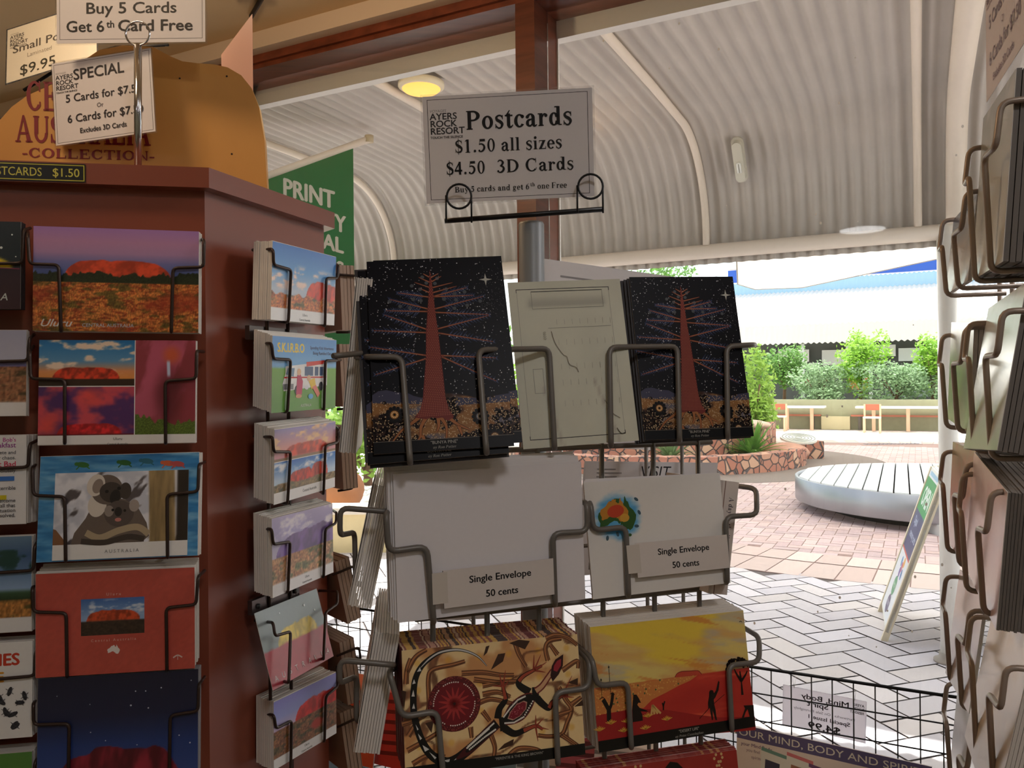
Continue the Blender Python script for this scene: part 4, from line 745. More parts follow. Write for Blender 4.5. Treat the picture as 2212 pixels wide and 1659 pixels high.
WIRES = [["C1",[[-0.1377,0.6915,1.5744],[-0.1164,0.6574,1.5734],[-0.0909,0.6606,1.5733],[-0.081,0.6308,1.4884],[-0.0855,0.6654,1.485]]],["C2",[[-0.0217,0.6762,1.492],[-0.0209,0.6388,1.4952],[-0.028,0.6686,1.5788],[0.0334,0.7129,1.5813],[0.0366,0.6969,1.4933],[0.0385,0.7323,1.4921]]],["C3",[[0.0907,0.7423,1.4921],[0.0872,0.7068,1.4941],[0.0884,0.7237,1.5825],[0.1561,0.7528,1.5841],[0.1529,0.7309,1.4962],[0.1595,0.7669,1.4949]]],["C3",[[0.2088,0.7747,1.4966],[0.199,0.7383,1.4982],[0.2043,0.7599,1.584],[0.2298,0.764,1.5852],[0.2411,0.791,1.5865],[0.2346,0.8213,1.5871]]],["C4",[[-0.1058,0.6846,1.4413],[-0.1034,0.6495,1.4461],[-0.1019,0.6498,1.4144],[-0.0717,0.6603,1.4165],[-0.0667,0.6616,1.3529],[-0.0713,0.6959,1.3455]]],["C4",[[0.0592,0.7421,1.4408],[0.0655,0.7083,1.444],[0.0657,0.7082,1.4186],[0.0343,0.6973,1.4193],[0.0358,0.6973,1.3566],[0.0377,0.7339,1.3495]]],["C5",[[0.066,0.7609,1.4371],[0.0706,0.727,1.4412],[0.0722,0.724,1.4165],[0.1034,0.7338,1.4178],[0.1041,0.7252,1.3558],[0.1085,0.7616,1.3492]]],["C5",[[0.2217,0.8156,1.4446],[0.2425,0.7955,1.4437],[0.2367,0.7756,1.4207],[0.2038,0.7655,1.4209],[0.2021,0.7562,1.3598],[0.2067,0.7926,1.3525]]],["C6",[[-0.1068,0.7036,1.3003],[-0.1052,0.6698,1.3093],[-0.0945,0.6655,1.2733],[-0.0656,0.6744,1.2744],[-0.0606,0.6657,1.2254],[-0.0647,0.6981,1.2129]]],["C6",[[0.0561,0.7526,1.3023],[0.0677,0.7194,1.2997],[0.0662,0.7143,1.2775],[0.0354,0.7051,1.2772],[0.0367,0.6936,1.2197],[0.0385,0.7276,1.2069]]],["C7",[[0.0587,0.7515,1.3035],[0.0701,0.7186,1.3017],[0.0733,0.7153,1.2787],[0.1026,0.7258,1.2778],[0.1039,0.7157,1.2227],[0.1083,0.7515,1.2098]]],["C7",[[0.2357,0.8198,1.2975],[0.2421,0.7897,1.2975],[0.2372,0.7745,1.2781],[0.2044,0.7629,1.2794],[0.2039,0.7517,1.2219],[0.2117,0.7887,1.2085]]],["L1",[[-0.4943,0.8175,1.7109],[-0.4759,0.7871,1.7012],[-0.4743,0.7871,1.6729],[-0.4481,0.7916,1.6724],[-0.4462,0.7911,1.6063],[-0.4634,0.8217,1.6104]]],["L1",[[-0.3292,0.8462,1.7079],[-0.313,0.8154,1.6993],[-0.3135,0.815,1.6723],[-0.3426,0.8099,1.6709],[-0.3446,0.8088,1.6056],[-0.3579,0.84,1.6097]]],["L2",[[-0.4922,0.8217,1.5935],[-0.4771,0.7904,1.5864],[-0.4758,0.7893,1.5598],[-0.4448,0.7944,1.5586],[-0.4438,0.7915,1.4952],[-0.461,0.8221,1.4946]]],["L2",[[-0.3274,0.8488,1.5873],[-0.3219,0.8162,1.5869],[-0.3221,0.8148,1.5585],[-0.3516,0.8098,1.5564],[-0.3505,0.8069,1.4932],[-0.364,0.8381,1.4925]]],["L3",[[-0.494,0.8276,1.4719],[-0.4782,0.795,1.4713],[-0.4756,0.7916,1.4441],[-0.4464,0.7953,1.442],[-0.4417,0.7874,1.3796],[-0.4594,0.819,1.3747]]],["L3",[[-0.328,0.85,1.4701],[-0.3207,0.8165,1.4709],[-0.3205,0.8127,1.4435],[-0.3502,0.8084,1.4415],[-0.3468,0.8003,1.3791],[-0.3607,0.8324,1.3746]]],["L4",[[-0.4922,0.821,1.3488],[-0.4765,0.7901,1.3527],[-0.4755,0.7897,1.329],[-0.4456,0.7944,1.3265],[-0.4445,0.793,1.2634],[-0.4616,0.8234,1.2543]]],["L4",[[-0.328,0.8472,1.3554],[-0.3221,0.8147,1.3563],[-0.3239,0.8137,1.3283],[-0.3525,0.8091,1.3265],[-0.3516,0.8077,1.2637],[-0.3651,0.8388,1.2547]]],["L5",[[-0.4911,0.8189,1.2316],[-0.4755,0.7883,1.2389],[-0.4749,0.7877,1.2182],[-0.4429,0.7933,1.2168],[-0.4432,0.7912,1.1595],[-0.46,0.8213,1.1465]]],["L5",[[-0.3293,0.8477,1.2423],[-0.3225,0.8155,1.2464],[-0.3233,0.8144,1.2195],[-0.3496,0.8097,1.2174],[-0.3502,0.8075,1.1589],[-0.3635,0.8383,1.1459]]],["R1",[[-0.2949,0.9129,1.706],[-0.2636,0.8861,1.7023],[-0.2639,0.8883,1.6851],[-0.2536,0.9217,1.6841],[-0.2573,0.9212,1.6232],[-0.2844,0.9442,1.6291]]],["R1",[[-0.2368,1.0819,1.715],[-0.221,1.0233,1.7037],[-0.2222,1.0225,1.6876],[-0.2304,0.9966,1.6842],[-0.2332,0.9987,1.6243],[-0.252,1.0482,1.6311]]],["R2",[[-0.2948,0.9144,1.5997],[-0.265,0.8822,1.5973],[-0.2646,0.8856,1.5805],[-0.2544,0.9191,1.5804],[-0.2578,0.9158,1.5198],[-0.2831,0.9455,1.5228]]],["R2",[[-0.2339,1.0981,1.585],[-0.2236,1.0192,1.5837],[-0.2237,1.0193,1.582],[-0.2317,0.993,1.5813],[-0.2341,0.9932,1.5203],[-0.2525,1.0457,1.5218]]],["R3",[[-0.2946,0.9107,1.4929],[-0.2638,0.8784,1.4942],[-0.2637,0.8809,1.4777],[-0.2545,0.9158,1.4746],[-0.2575,0.9113,1.4153],[-0.2833,0.9428,1.4158]]],["R3",[[-0.2419,1.0898,1.4945],[-0.2241,1.0282,1.4934],[-0.2247,1.0277,1.4774],[-0.2333,0.9956,1.4752],[-0.2357,0.9935,1.4154],[-0.2547,1.0508,1.412]]],["R4",[[-0.2969,0.9146,1.3871],[-0.2668,0.8818,1.3923],[-0.266,0.8837,1.375],[-0.2564,0.9171,1.3714],[-0.2575,0.9097,1.3143],[-0.2828,0.9413,1.3123]]],["R4",[[-0.2437,1.0818,1.3808],[-0.2263,1.0229,1.387],[-0.2266,1.0211,1.3743],[-0.2341,0.9948,1.3714],[-0.2352,0.9874,1.3132],[-0.2537,1.0423,1.3044]]],["R5",[[-0.3058,0.9389,1.275],[-0.2698,0.8936,1.2855],[-0.2667,0.8896,1.2717],[-0.2569,0.9172,1.2682],[-0.2511,0.8873,1.2203],[-0.2805,0.9342,1.2079]]],["R5",[[-0.2615,1.0634,1.2772],[-0.228,1.0315,1.2846],[-0.2263,1.023,1.2707],[-0.2348,0.9934,1.268],[-0.23,0.9614,1.2208],[-0.2502,1.0237,1.2019]]],["R6",[[-0.3065,0.9447,1.1649],[-0.2771,0.9177,1.172],[-0.2757,0.9197,1.1557],[-0.2646,0.9451,1.1544],[-0.2649,0.9402,1.0955],[-0.2891,0.9667,1.0873]]],["R6",[[-0.241,1.0833,1.1689],[-0.2281,1.0299,1.1662],[-0.2289,1.0278,1.1622],[-0.2382,1.0061,1.1588],[-0.2391,1.0002,1.1043],[-0.256,1.0431,1.0889]]]]

# ---------------------------------------------------------------- the setting: paving, shop front, room
def herring(mb, w, ang, keep, cols, z, gap=.006, cen=(3, 6), n=60):
    ca, sa = math.cos(ang), math.sin(ang); q = random.Random(11)
    for x in range(-n, n):
        for y in range(-n, n):
            r = (x - y) % 4
            if r not in (0, 3): continue
            x1, y1 = (x + 2, y + 1) if r == 0 else (x + 1, y + 2)
            pts = [(x * w + gap, y * w + gap), (x1 * w - gap, y * w + gap), (x1 * w - gap, y1 * w - gap), (x * w + gap, y1 * w - gap)]
            P = [(cen[0] + a * ca - b * sa, cen[1] + a * sa + b * ca) for a, b in pts]
            if not keep(sum(p[0] for p in P) / 4, sum(p[1] for p in P) / 4): continue
            c = q.choice(cols); k = q.uniform(.95, 1.04); mb.col = tuple(float(v) for v in lin(np.array(c) / 255.0 * k)) + (1,)
            zz = z + q.uniform(-.001, .001); mb.add([(p[0], p[1], zz) for p in P], [(0, 1, 2, 3)])
PAV = col_mat('paver', .75, .3, .1)
CEN = (6.67, 13.1)                                     # centre of the round plaza
def tdist(x, y): return (x - O_W.x) * N_W.x + (y - O_W.y) * N_W.y
def dist(c, x, y): return math.hypot(x - c[0], y - c[1])
g = MB(); g.add([(-30, -2, -.012), (45, -2, -.012), (45, 60, -.012), (-30, 60, -.012)], [(0, 1, 2, 3)])
struct('ground', g, mat('concrete_ground', (214, 204, 198), .85, spec=.2, var=.06, scale=1.5))
g = MB(); g.mi = 0
g.add([(p.x, p.y, -.006) for p in (W(-9, .1, 0), W(6, .1, 0), W(6, 5.6, 0), W(-9, 5.6, 0))], [(0, 1, 2, 3)])
struct('ground_joints', g, mat('joint_sand', (112, 104, 102), .9, spec=.1))
g = MB(); herring(g, .168, YAW_W + R(45), lambda x, y: tdist(x, y) > .12 and dist(CEN, x, y) > 8.02 and -6 < x < 5.5 and y < 9.5, [(203, 197, 201), (200, 195, 201), (206, 199, 200), (197, 191, 196), (205, 197, 196)], 0)
struct('floor_paving', g, PAV)
g = MB(); n = 240                                      # pink plaza, its edge course and the brick field
vs = [(CEN[0], CEN[1], -.003)] + [(CEN[0] + 8.05 * math.cos(2 * math.pi * k / n), CEN[1] + 8.05 * math.sin(2 * math.pi * k / n), -.003) for k in range(n)]
g.add(vs, [(0, 1 + k, 1 + (k + 1) % n) for k in range(n)]); struct('ground_plaza_joints', g, mat('pink_joint', (160, 136, 130), .9, spec=.1))
g = MB(); q = random.Random(5); n = 190
for r0, r1 in ((7.52, 8.05), (7.12, 7.5)):
    for k in range(n):
        a0, a1 = 2 * math.pi * (k + .02) / n, 2 * math.pi * (k + .98) / n
        g.col = tuple(float(v) for v in lin(np.array(q.choice([(208, 186, 178), (203, 180, 172), (212, 191, 183)])) / 255 * q.uniform(.93, 1.06))) + (1,)
        g.add([(CEN[0] + r * math.cos(a), CEN[1] + r * math.sin(a), .001) for r, a in ((r0, a0), (r1 - .012, a0), (r1 - .012, a1), (r0, a1))], [(0, 1, 2, 3)])
struct('ground_edge_course', g, PAV)
GR = (3.2, 16.2)
g = MB(); herring(g, .115, YAW_W, lambda x, y: dist(CEN, x, y) < 7.12 and dist(GR, x, y) > 3.9, [(202, 180, 178), (198, 174, 173), (206, 184, 180), (196, 174, 174), (203, 178, 173)], 0, .004, (5, 11), 75)
struct('ground_plaza', g, PAV)
g = MB(); vs = [(GR[0] + 4.0 * math.cos(2 * math.pi * k / 90), GR[1] + 4.0 * math.sin(2 * math.pi * k / 90), .003) for k in range(90)]
g.add(vs, [tuple(range(90))]); struct('ground_gravel', g, mat('gravel', (136, 126, 120), .95, spec=.1, var=.25, scale=60))

TIMBER = mat('red_timber', (104, 54, 36), .38, var=.28, scale=6, stretch=(1, 1, 9), spec=.4)
TIMH = mat('red_timber_rail', (122, 62, 40), .32, var=.28, scale=5, stretch=(1, 8, 8), spec=.5)
CREAM = mat('cream_paint', (226, 206, 182), .55)
g = MB(); g.wbox(-5, 4, 0, .15, 2.597, 2.66); g.wbox(-5, 4, -.012, .012, 2.612, 2.64); struct('trim_1', g, TIMH)
g = MB(); g.wbox(0, .058, 0, .152, .06, 2.597); struct('trim_2', g, TIMBER)
g = MB(); g.wbox(-2.6, -2.52, 0, .152, .06, 2.597); struct('trim_6', g, TIMBER)
g = MB(); g.wbox(-5, 4, -.05, 0, 2.637, 2.69); struct('trim_3', g, CREAM)
g = MB(); g.wbox(-5, 4, .15, .185, 2.545, 2.66); g.wbox(.058, .0625, .15, .158, .06, 2.56); struct('trim_4', g, mat('white_paint', (232, 226, 218), .5))
g = MB(); g.wbox(-5, 4, -.04, .16, 0, .06); struct('trim_5', g, TIMH)
GLASS = clear_mat('window_glass', (250, 252, 250), haze=.012)
for i, (a, b) in enumerate(((-2.52, -.001), (.059, 3.9))):
    g = MB(); g.wbox(a, b, .082, .088, .06, 2.6); o = struct('window_%d' % (i + 1), g, GLASS)
g = MB(); g.wbox(-5, 4, -4.6, 0, -.06, -.001); struct('floor', g, mat('shop_floor', (120, 92, 76), .5, var=.12))
g = MB(); g.wbox(-5, 4, -4.6, .16, 2.69, 2.78); struct('ceiling', g, mat('cream_ceiling', (226, 196, 150), .7, var=.05, scale=3))
WALLM = mat('olive_wall', (164, 160, 136), .8, var=.05)
g = MB(); g.wbox(-2.68, -2.6, -4.6, 0, 0, 2.69); struct('wall_left', g, WALLM)
g = MB(); g.wbox(-5, -2.6, 0, .15, 0, 2.6); struct('wall_front', g, WALLM)
g = MB(); g.wbox(3.9, 4, -4.6, 0, 0, 2.69); struct('wall_right', g, WALLM)
g = MB(); g.wbox(-5, 4, -4.7, -4.6, 0, 2.69); struct('wall_back', g, WALLM)

# ---------------------------------------------------------------- the veranda outside
IRON = mat('white_iron', (192, 184, 176), .36, var=.05, scale=4, spec=.4)
PIPE = mat('cream_pipe', (236, 222, 206), .4, spec=.4)
def prof(n=16):
    P = [(.34, 3.075), (1.2, 3.07), (1.9, 3.065), (2.45, 3.05)]
    for k in range(1, n + 1):
        a = math.pi / 2 * k / n; P.append((2.45 + .6 * math.sin(a), 2.45 + .6 * math.cos(a)))
    return P + [(3.06, 2.37), (3.06, 2.29)]
PR = prof()
def canopy(s0, s1, t0=None):
    mb = MB(); P = [p for p in PR if t0 is None or p[0] >= t0]; ns = int((s1 - s0) / .0095); m = len(P); vs = []
    for i in range(ns + 1):
        s = s0 + (s1 - s0) * i / ns; w = .0115 * math.sin(2 * math.pi * s / .076)
        for k, (t, z) in enumerate(P):
            a = P[min(k + 1, m - 1)]; b = P[max(k - 1, 0)]; dt, dz = a[0] - b[0], a[1] - b[1]; L = math.hypot(dt, dz)
            vs.append(W(s, t - dz / L * w, z + dt / L * w))
    mb.add(vs, [(i * m + k, i * m + k + 1, (i + 1) * m + k + 1, (i + 1) * m + k) for i in range(ns) for k in range(m - 1)], True); return mb
ver = empty('veranda_awning', W(0, 1.5, 0), 'cream veranda awning of curved corrugated iron on pipe ribs outside the window', 'awning')
part('roof_sheet', canopy(-8.5, 3.2), IRON, ver)
def rib(s, r, drop=.0):
    P = [W(s, t - .02 * (t > 2.4), z - r - .012 - drop) for t, z in PR[:4]] + [W(s, t - (r + .012) * math.sin(math.pi / 2 * k / 16), z - (r + .012) * math.cos(math.pi / 2 * k / 16)) for k, (t, z) in enumerate(PR[4:20], 1)] + [W(s, 3.05 - r - .012, 2.4)]
    mb = MB(); mb.tube(P, r, 10); return mb
for s in (-3.75, -2.55, -1.37, -.19, .985): part('rib', rib(s, .022), PIPE, ver)
part('rib', rib(1.17, .052), PIPE, ver, 'thick bent pipe rib above the white post')
mb = MB(); mb.tube([W(-8, 3.03, 2.365), W(3.2, 3.03, 2.365)], .045, 12); part('edge_beam', mb, PIPE, ver)
def vpost(s, label=None):
    p = W(s, 3.03, 0); mb = MB(); mb.lathe([(.0, 0), (.05, 0), (.05, 2.4), (0, 2.4)], tuple(p), 20); pt = part('post', mb, mat('post_paint', (242, 238, 230), .4), ver, label)
    mb = MB(); mb.lathe([(.0, .0), (.085, .0), (.085, .012), (.058, .02), (.058, .05), (0, .05)], tuple(p), 20); part('base_collar', mb, mat('post_collar', (170, 160, 150), .6), pt)
vpost(1.125); vpost(-2.55, 'farther veranda post')
bl = empty('bulkhead_light', W(.05, 2.9, 2.93), 'long oval white bulkhead lamp on the curved awning iron', 'lamp')
def capsule(L, r, d, c, u, v, n_):       # capsule plate: long axis u, short axis v, outward n_
    mb = MB(); P = []
    for k in range(24):
        a = 2 * math.pi * k / 24; P.append((math.cos(a) * r + (L if math.cos(a) >= 0 else -L), math.sin(a) * r))
    M = Matrix(((u.x, v.x, n_.x, c.x), (u.y, v.y, n_.y, c.y), (u.z, v.z, n_.z, c.z), (0, 0, 0, 1))); mb.prism(P, d, M); return mb
u_ = (N_W * -.62 + Vector((0, 0, .78))).normalized(); n_ = (N_W * -.78 + Vector((0, 0, -.62))).normalized(); v_ = E_W
c_ = W(.055, 2.83, 2.86)
part('base_plate', capsule(.105, .036, .014, c_, u_, v_, n_), mat('lamp_base', (205, 200, 186), .5), bl)
part('diffuser', capsule(.095, .028, .04, c_ + n_ * .014, u_, v_, n_), mat('lamp_diffuser', (216, 212, 196), .25), bl)
part('tube', (lambda m: m.tube([c_ + n_ * .058 - u_ * .06 + v_ * .008, c_ + n_ * .058 + v_ * .008, c_ + n_ * .058 - v_ * .008, c_ + n_ * .058 - v_ * .008 - u_ * .06], .006, 8, .01) or m)(MB()), mat('lamp_tube', (244, 244, 236), .2), bl)
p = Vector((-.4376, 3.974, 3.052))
rl = empty('downlight_reflection', p, 'glowing amber disc under the awning standing in for a reflected indoor downlight', 'lamp')  # stands in for an indoor downlight mirrored in the window glass
mb = MB(); mb.lathe([(0, -.0), (.115, 0), (.115, -.02), (.1, -.03), (0, -.03)], tuple(p), 32); part('rim', mb, mat('reflection_rim', (240, 226, 196), .4), rl)
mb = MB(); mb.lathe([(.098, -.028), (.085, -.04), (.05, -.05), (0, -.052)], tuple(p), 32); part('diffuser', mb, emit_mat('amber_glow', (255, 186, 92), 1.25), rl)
lamp('reflection_light', (p.x, p.y, p.z - .08), 2, .15, (1, .75, .4))  # added light below the disc that imitates the reflection
# banner on its pole
bn = empty('hanging_banner', (-1.16, 4.7, 1.6), 'green banner with white capitals hanging on a cream pole outside', 'banner')
mb = MB(); mb.tube([(-1.60, 4.7, 2.728), (-.827, 4.7, 3.0)], .021, 12); pl = part('pole', mb, PIPE, bn)
mb = MB(); mb.lathe([(0, -.02), (.026, -.02), (.026, .02), (0, .02)], (-.827, 4.7, 3.0), 12); part('end_cap', mb, mat('pole_cap', (196, 180, 150), .5), pl)
BAN = mat('green_cloth', (40, 128, 72), .7, trans=.3)
mb = MB(); mb.prism([(-1.465, 2.756), (-.922, 2.947), (-.922, 1.62), (-1.465, 1.62)], .003, Matrix(((1, 0, 0, 0), (0, 0, -1, 4.7015), (0, 1, 0, 0), (0, 0, 0, 1))))
part('cloth', mb, BAN, bn)
a = Art(.5424, 1.0848, 600, 1200)
for t, x, y, sz, wd in (('PRINT', 475, 398, 112, 335), ('QUALITY', 547, 558, 108, 455), ('DIGITAL', 530, 690, 98, 430), ('PHOTOS', 530, 845, 98, 420)): a.text(t, x, y, sz, (226, 220, 205), 'r', bold=.05, width=wd, shear=.28)
o = link('lettering', a.mesh('lettering', col_mat('banner_print', .7, trans=.2)), WM[bn.name].inverted() @ frame((-1.1933, 4.6975, 2.409), 0), bn)

# ---------------------------------------------------------------- plaza furniture
PC = (5.16, 9.40)
pf = empty('round_platform', (PC[0], PC[1], 0), 'low round slatted platform with a brushed metal rim', 'platform')
mb = MB(); mb.lathe([(0, 0), (1.36, 0), (1.36, .16), (0, .16)], (PC[0], PC[1], 0), 48); part('plinth', mb, mat('dark_plinth', (28, 28, 30), .8), pf)
mb = MB(); mb.lathe([(1.5, .13), (1.73, .11), (1.735, .12), (1.735, .385), (1.725, .392), (1.70, .385), (1.69, .3)], (PC[0], PC[1], 0), 96); part('rim', mb, mat('brushed_metal', (158, 160, 166), .36, metal=.8, var=.1, scale=3, stretch=(1, 1, .2)), pf)
mb = MB(); w = .15; al = R(64)
ca, sa = math.cos(al), math.sin(al)
for k in range(-12, 12):
    y0, y1 = k * w + .008, (k + 1) * w - .008; ym = max(abs(y0), abs(y1))
    if ym > 1.7: continue
    e0, e1 = math.sqrt(1.715 ** 2 - y0 * y0), math.sqrt(1.715 ** 2 - y1 * y1)
    top = [(-e0, y0), (e0, y0), (e1, y1), (-e1, y1)]
    mb.prism([(PC[0] + x * ca - y * sa, PC[1] + x * sa + y * ca) for x, y in top], .03, Matrix.Translation((0, 0, .372)))
part('slats', mb, mat('white_slat', (232, 236, 236), .3, spec=.6), pf)
mb = MB(); mb.box((4.22, 7.9, 0), (4.42, 8.35, .11)); part('foot', mb, mat('metal_foot', (190, 190, 190), .5), pf)
# A-frame sign
fL, fR = Vector((2.46, 5.39, 0)), Vector((2.185, 4.748, 0)); ln = Vector((.92, -.395, 0)); dr = (fR - fL).normalized()
af = empty('sandwich_board', (2.62, 4.95, 0), 'white A-frame board with green and navy panels on the pale pavers', 'sign')
up = (ln * .324 + Vector((0, 0, .982))).normalized(); nr = dr.cross(up).normalized(); Wb = (fR - fL).length; Hb = 1.035
WHT = mat('white_board', (232, 230, 222), .5)
if nr.dot(Vector((-1, 0, 0))) < 0: nr = -nr
def bpanel(sgn, name):
    o0 = fL if sgn > 0 else fL + ln * .66; uu = up if sgn > 0 else (ln * -.324 + Vector((0, 0, .982))).normalized(); nn = nr if sgn > 0 else -(nr - 2 * nr.dot(ln) * ln)
    M = Matrix(((dr.x, uu.x, nn.x, o0.x), (dr.y, uu.y, nn.y, o0.y), (dr.z, uu.z, nn.z, o0.z), (0, 0, 0, 1)))
    mb = MB(); mb.box((.0, .06, -.018), (Wb, Hb, .0), M); pn = part(name, mb, WHT, af)
    for x in (0, Wb - .045):
        mb = MB(); mb.box((x, 0, -.03), (x + .045, Hb, .006), M); part('leg', mb, mat('cream_leg', (226, 214, 188), .5), pn)
    return M, pn
M1, pn1 = bpanel(1, 'front_panel'); bpanel(-1, 'back_panel')
a = Art(Wb - .1, Hb - .1, 600, 930)
a.rect(0, 0, 600, 930, (226, 230, 236)); a.rect(0, 40, 600, 262, (44, 152, 84)); a.text('OPEN', 300, 215, 120, (232, 240, 236), bold=.04, width=430); a.rect(60, 0, 540, 26, (150, 190, 220))
a.rect(0, 262, 600, 520, (58, 62, 112)); a.text('Digital', 210, 345, 52, (190, 200, 226), bold=.02); a.text('memory cards', 310, 430, 48, (190, 200, 226), bold=.02); a.rect(0, 520, 600, 534, (206, 80, 66))
for x, y, c in ((240, 590, (90, 150, 200)), (330, 610, (200, 90, 120)), (380, 570, (230, 170, 60)), (300, 650, (110, 90, 160)), (420, 640, (60, 120, 180))): a.ell(x, y, 44, 30, c, 20)
a.ell(300, 740, 92, 62, (64, 150, 104)); a.ell(300, 860, 92, 58, (84, 74, 110)); a.text('PHOTO', 300, 756, 34, (190, 220, 200), bold=.02); a.text('PRINTS', 300, 876, 34, (200, 196, 214), bold=.02)
link('printed_panel', a.mesh('printed_panel', col_mat('board_print', .4)), WM[af.name].inverted() @ M1 @ Matrix.Translation((Wb / 2, Hb / 2 + .03, .001)), af)
# stone planter
def stone(name, scale, a, b, c):
    m = bpy.data.materials.new(name); m.use_nodes = True; nt = m.node_tree; p = nt.nodes['Principled BSDF']; p.inputs['Roughness'].default_value = .85
    tc = nt.nodes.new('ShaderNodeTexCoord'); no = nt.nodes.new('ShaderNodeTexNoise'); no.inputs['Scale'].default_value = 3
    mx = nt.nodes.new('ShaderNodeMix'); mx.data_type = 'VECTOR'; mx.inputs[0].default_value = .06
    nt.links.new(tc.outputs['Object'], no.inputs['Vector']); nt.links.new(tc.outputs['Object'], mx.inputs[4]); nt.links.new(no.outputs['Color'], mx.inputs[5])
    v1 = nt.nodes.new('ShaderNodeTexVoronoi'); v1.feature = 'DISTANCE_TO_EDGE'; v2 = nt.nodes.new('ShaderNodeTexVoronoi')
    for v in (v1, v2): v.inputs['Scale'].default_value = scale; nt.links.new(mx.outputs[1], v.inputs['Vector'])
    cr = nt.nodes.new('ShaderNodeValToRGB'); E = cr.color_ramp.elements; E[0].color = hx(*a); E[1].color = hx(*b); E.new(.5).color = hx(*c)
    sp = nt.nodes.new('ShaderNodeSeparateColor'); nt.links.new(v2.outputs['Color'], sp.inputs[0]); nt.links.new(sp.outputs[0], cr.inputs[0])
    er = nt.nodes.new('ShaderNodeValToRGB'); er.color_ramp.elements[0].position = .03; er.color_ramp.elements[1].position = .07; nt.links.new(v1.outputs['Distance'], er.inputs[0])
    m2 = nt.nodes.new('ShaderNodeMix'); m2.data_type = 'RGBA'; m2.inputs[6].default_value = hx(96, 88, 88); nt.links.new(er.outputs[0], m2.inputs[0]); nt.links.new(cr.outputs[0], m2.inputs[7])
    nt.links.new(m2.outputs[2], p.inputs['Base Color']); b_ = nt.nodes.new('ShaderNodeBump'); b_.inputs['Distance'].default_value = .03; nt.links.new(er.outputs[0], b_.inputs['Height']); nt.links.new(b_.outputs[0], p.inputs['Normal'])
    return m
STONE = stone('field_stone', 6.5, (194, 138, 114), (214, 178, 150), (180, 120, 102))
def ringwall(c, r, th, h, a0, a1, n=40, wob=.0):
    mb = MB(); q = random.Random(3); vs = []
    for k in range(n + 1):
        a = R(a0 + (a1 - a0) * k / n); z = h + q.uniform(-wob, wob)
        vs += [(c[0] + rr * math.cos(a), c[1] + rr * math.sin(a), zz) for rr, zz in ((r, -.01), (r, z), (r - th, z), (r - th, -.01))]
    fs = [(k * 4 + i, (k + 1) * 4 + i, (k + 1) * 4 + (i + 1) % 4, k * 4 + (i + 1) % 4) for k in range(n) for i in range(4)]
    fs += [(0, 1, 2, 3), tuple(n * 4 + i for i in (3, 2, 1, 0))]
    mb.add(vs, fs); return mb
PL = (2.8, 16.2)
pt = empty('stone_planter', (PL[0], PL[1], 0), 'low curved planter of reddish field stones in front of the low olive wall', 'planter')
part('outer_wall', ringwall(PL, 3.0, .34, .31, -170, -29, 60, .012), STONE, pt); part('inner_wall', ringwall((PL[0], PL[1] + 1.0), 2.75, .5, .72, -150, -25, 40, .02), STONE, pt)
mb = MB(); vs = [(PL[0] + 2.7 * math.cos(R(k * 4)), PL[1] + 2.7 * math.sin(R(k * 4)), .2) for k in range(90)]; mb.add(vs, [tuple(range(90))]); part('soil', mb, mat('soil', (120, 84, 66), .95, var=.3, scale=12), pt)
mb = MB(); mb.box((5.8, 15.9, 0), (6.2, 16.5, .35)); part('end_pier', mb, STONE, pt)
def boulder(name, c, r, seed, m, label, cat, flat=.6):
    bm = bmesh.new(); bmesh.ops.create_icosphere(bm, subdivisions=3, radius=1)
    mb = MB(); 
    for v in bm.verts: v.co *= 1 + .25 * (float(fbm(np.array([v.co.x * 1.3 + seed]), np.array([v.co.y * 1.3 + v.co.z]), seed)[0]) - .5)
    mb.add([(c[0] + v.co.x * r[0], c[1] + v.co.y * r[1], c[2] + v.co.z * r[2]) for v in bm.verts], [tuple(v.index for v in f.verts) for f in bm.faces], True); bm.free()
    return solid(name, mb, m, label, cat)
ROCK = mat('red_rock', (190, 146, 126), .9, var=.2, scale=4, bump=.4)
boulder('boulder', (5.25, 15.25, .2), (.42, .38, .18), 3, ROCK, 'reddish boulder on the planter edge under the ringed disc', 'rock')
boulder('boulder', (4.55, 15.35, .72), (.42, .4, .1), 5, mat('pale_rock', (206, 176, 158), .9, var=.15, scale=4), 'flat pale slab on top of the inner stone wall', 'rock')
dk = empty('ringed_disc', (5.55, 15.5, .42), 'pale round disc with concentric grey rings lying on the boulder', 'ornament')
tilt = Matrix.Translation((5.55, 15.5, .42)) @ Matrix.Rotation(R(12), 4, 'X')
mb = MB(); mb.prism([(.34 * math.cos(k * .1309), .34 * math.sin(k * .1309)) for k in range(48)], .04, tilt); part('disc', mb, mat('pale_disc', (222, 224, 214), .5), dk)
mb = MB()
for r in (.06, .12, .18, .24, .30):
    P = [tilt @ Vector((r * math.cos(k * .1309), r * math.sin(k * .1309), .041)) for k in range(48)]; mb.tube(P, .009, 5, closed=True)
part('rings', mb, mat('grey_ring', (150, 156, 152), .6), dk)
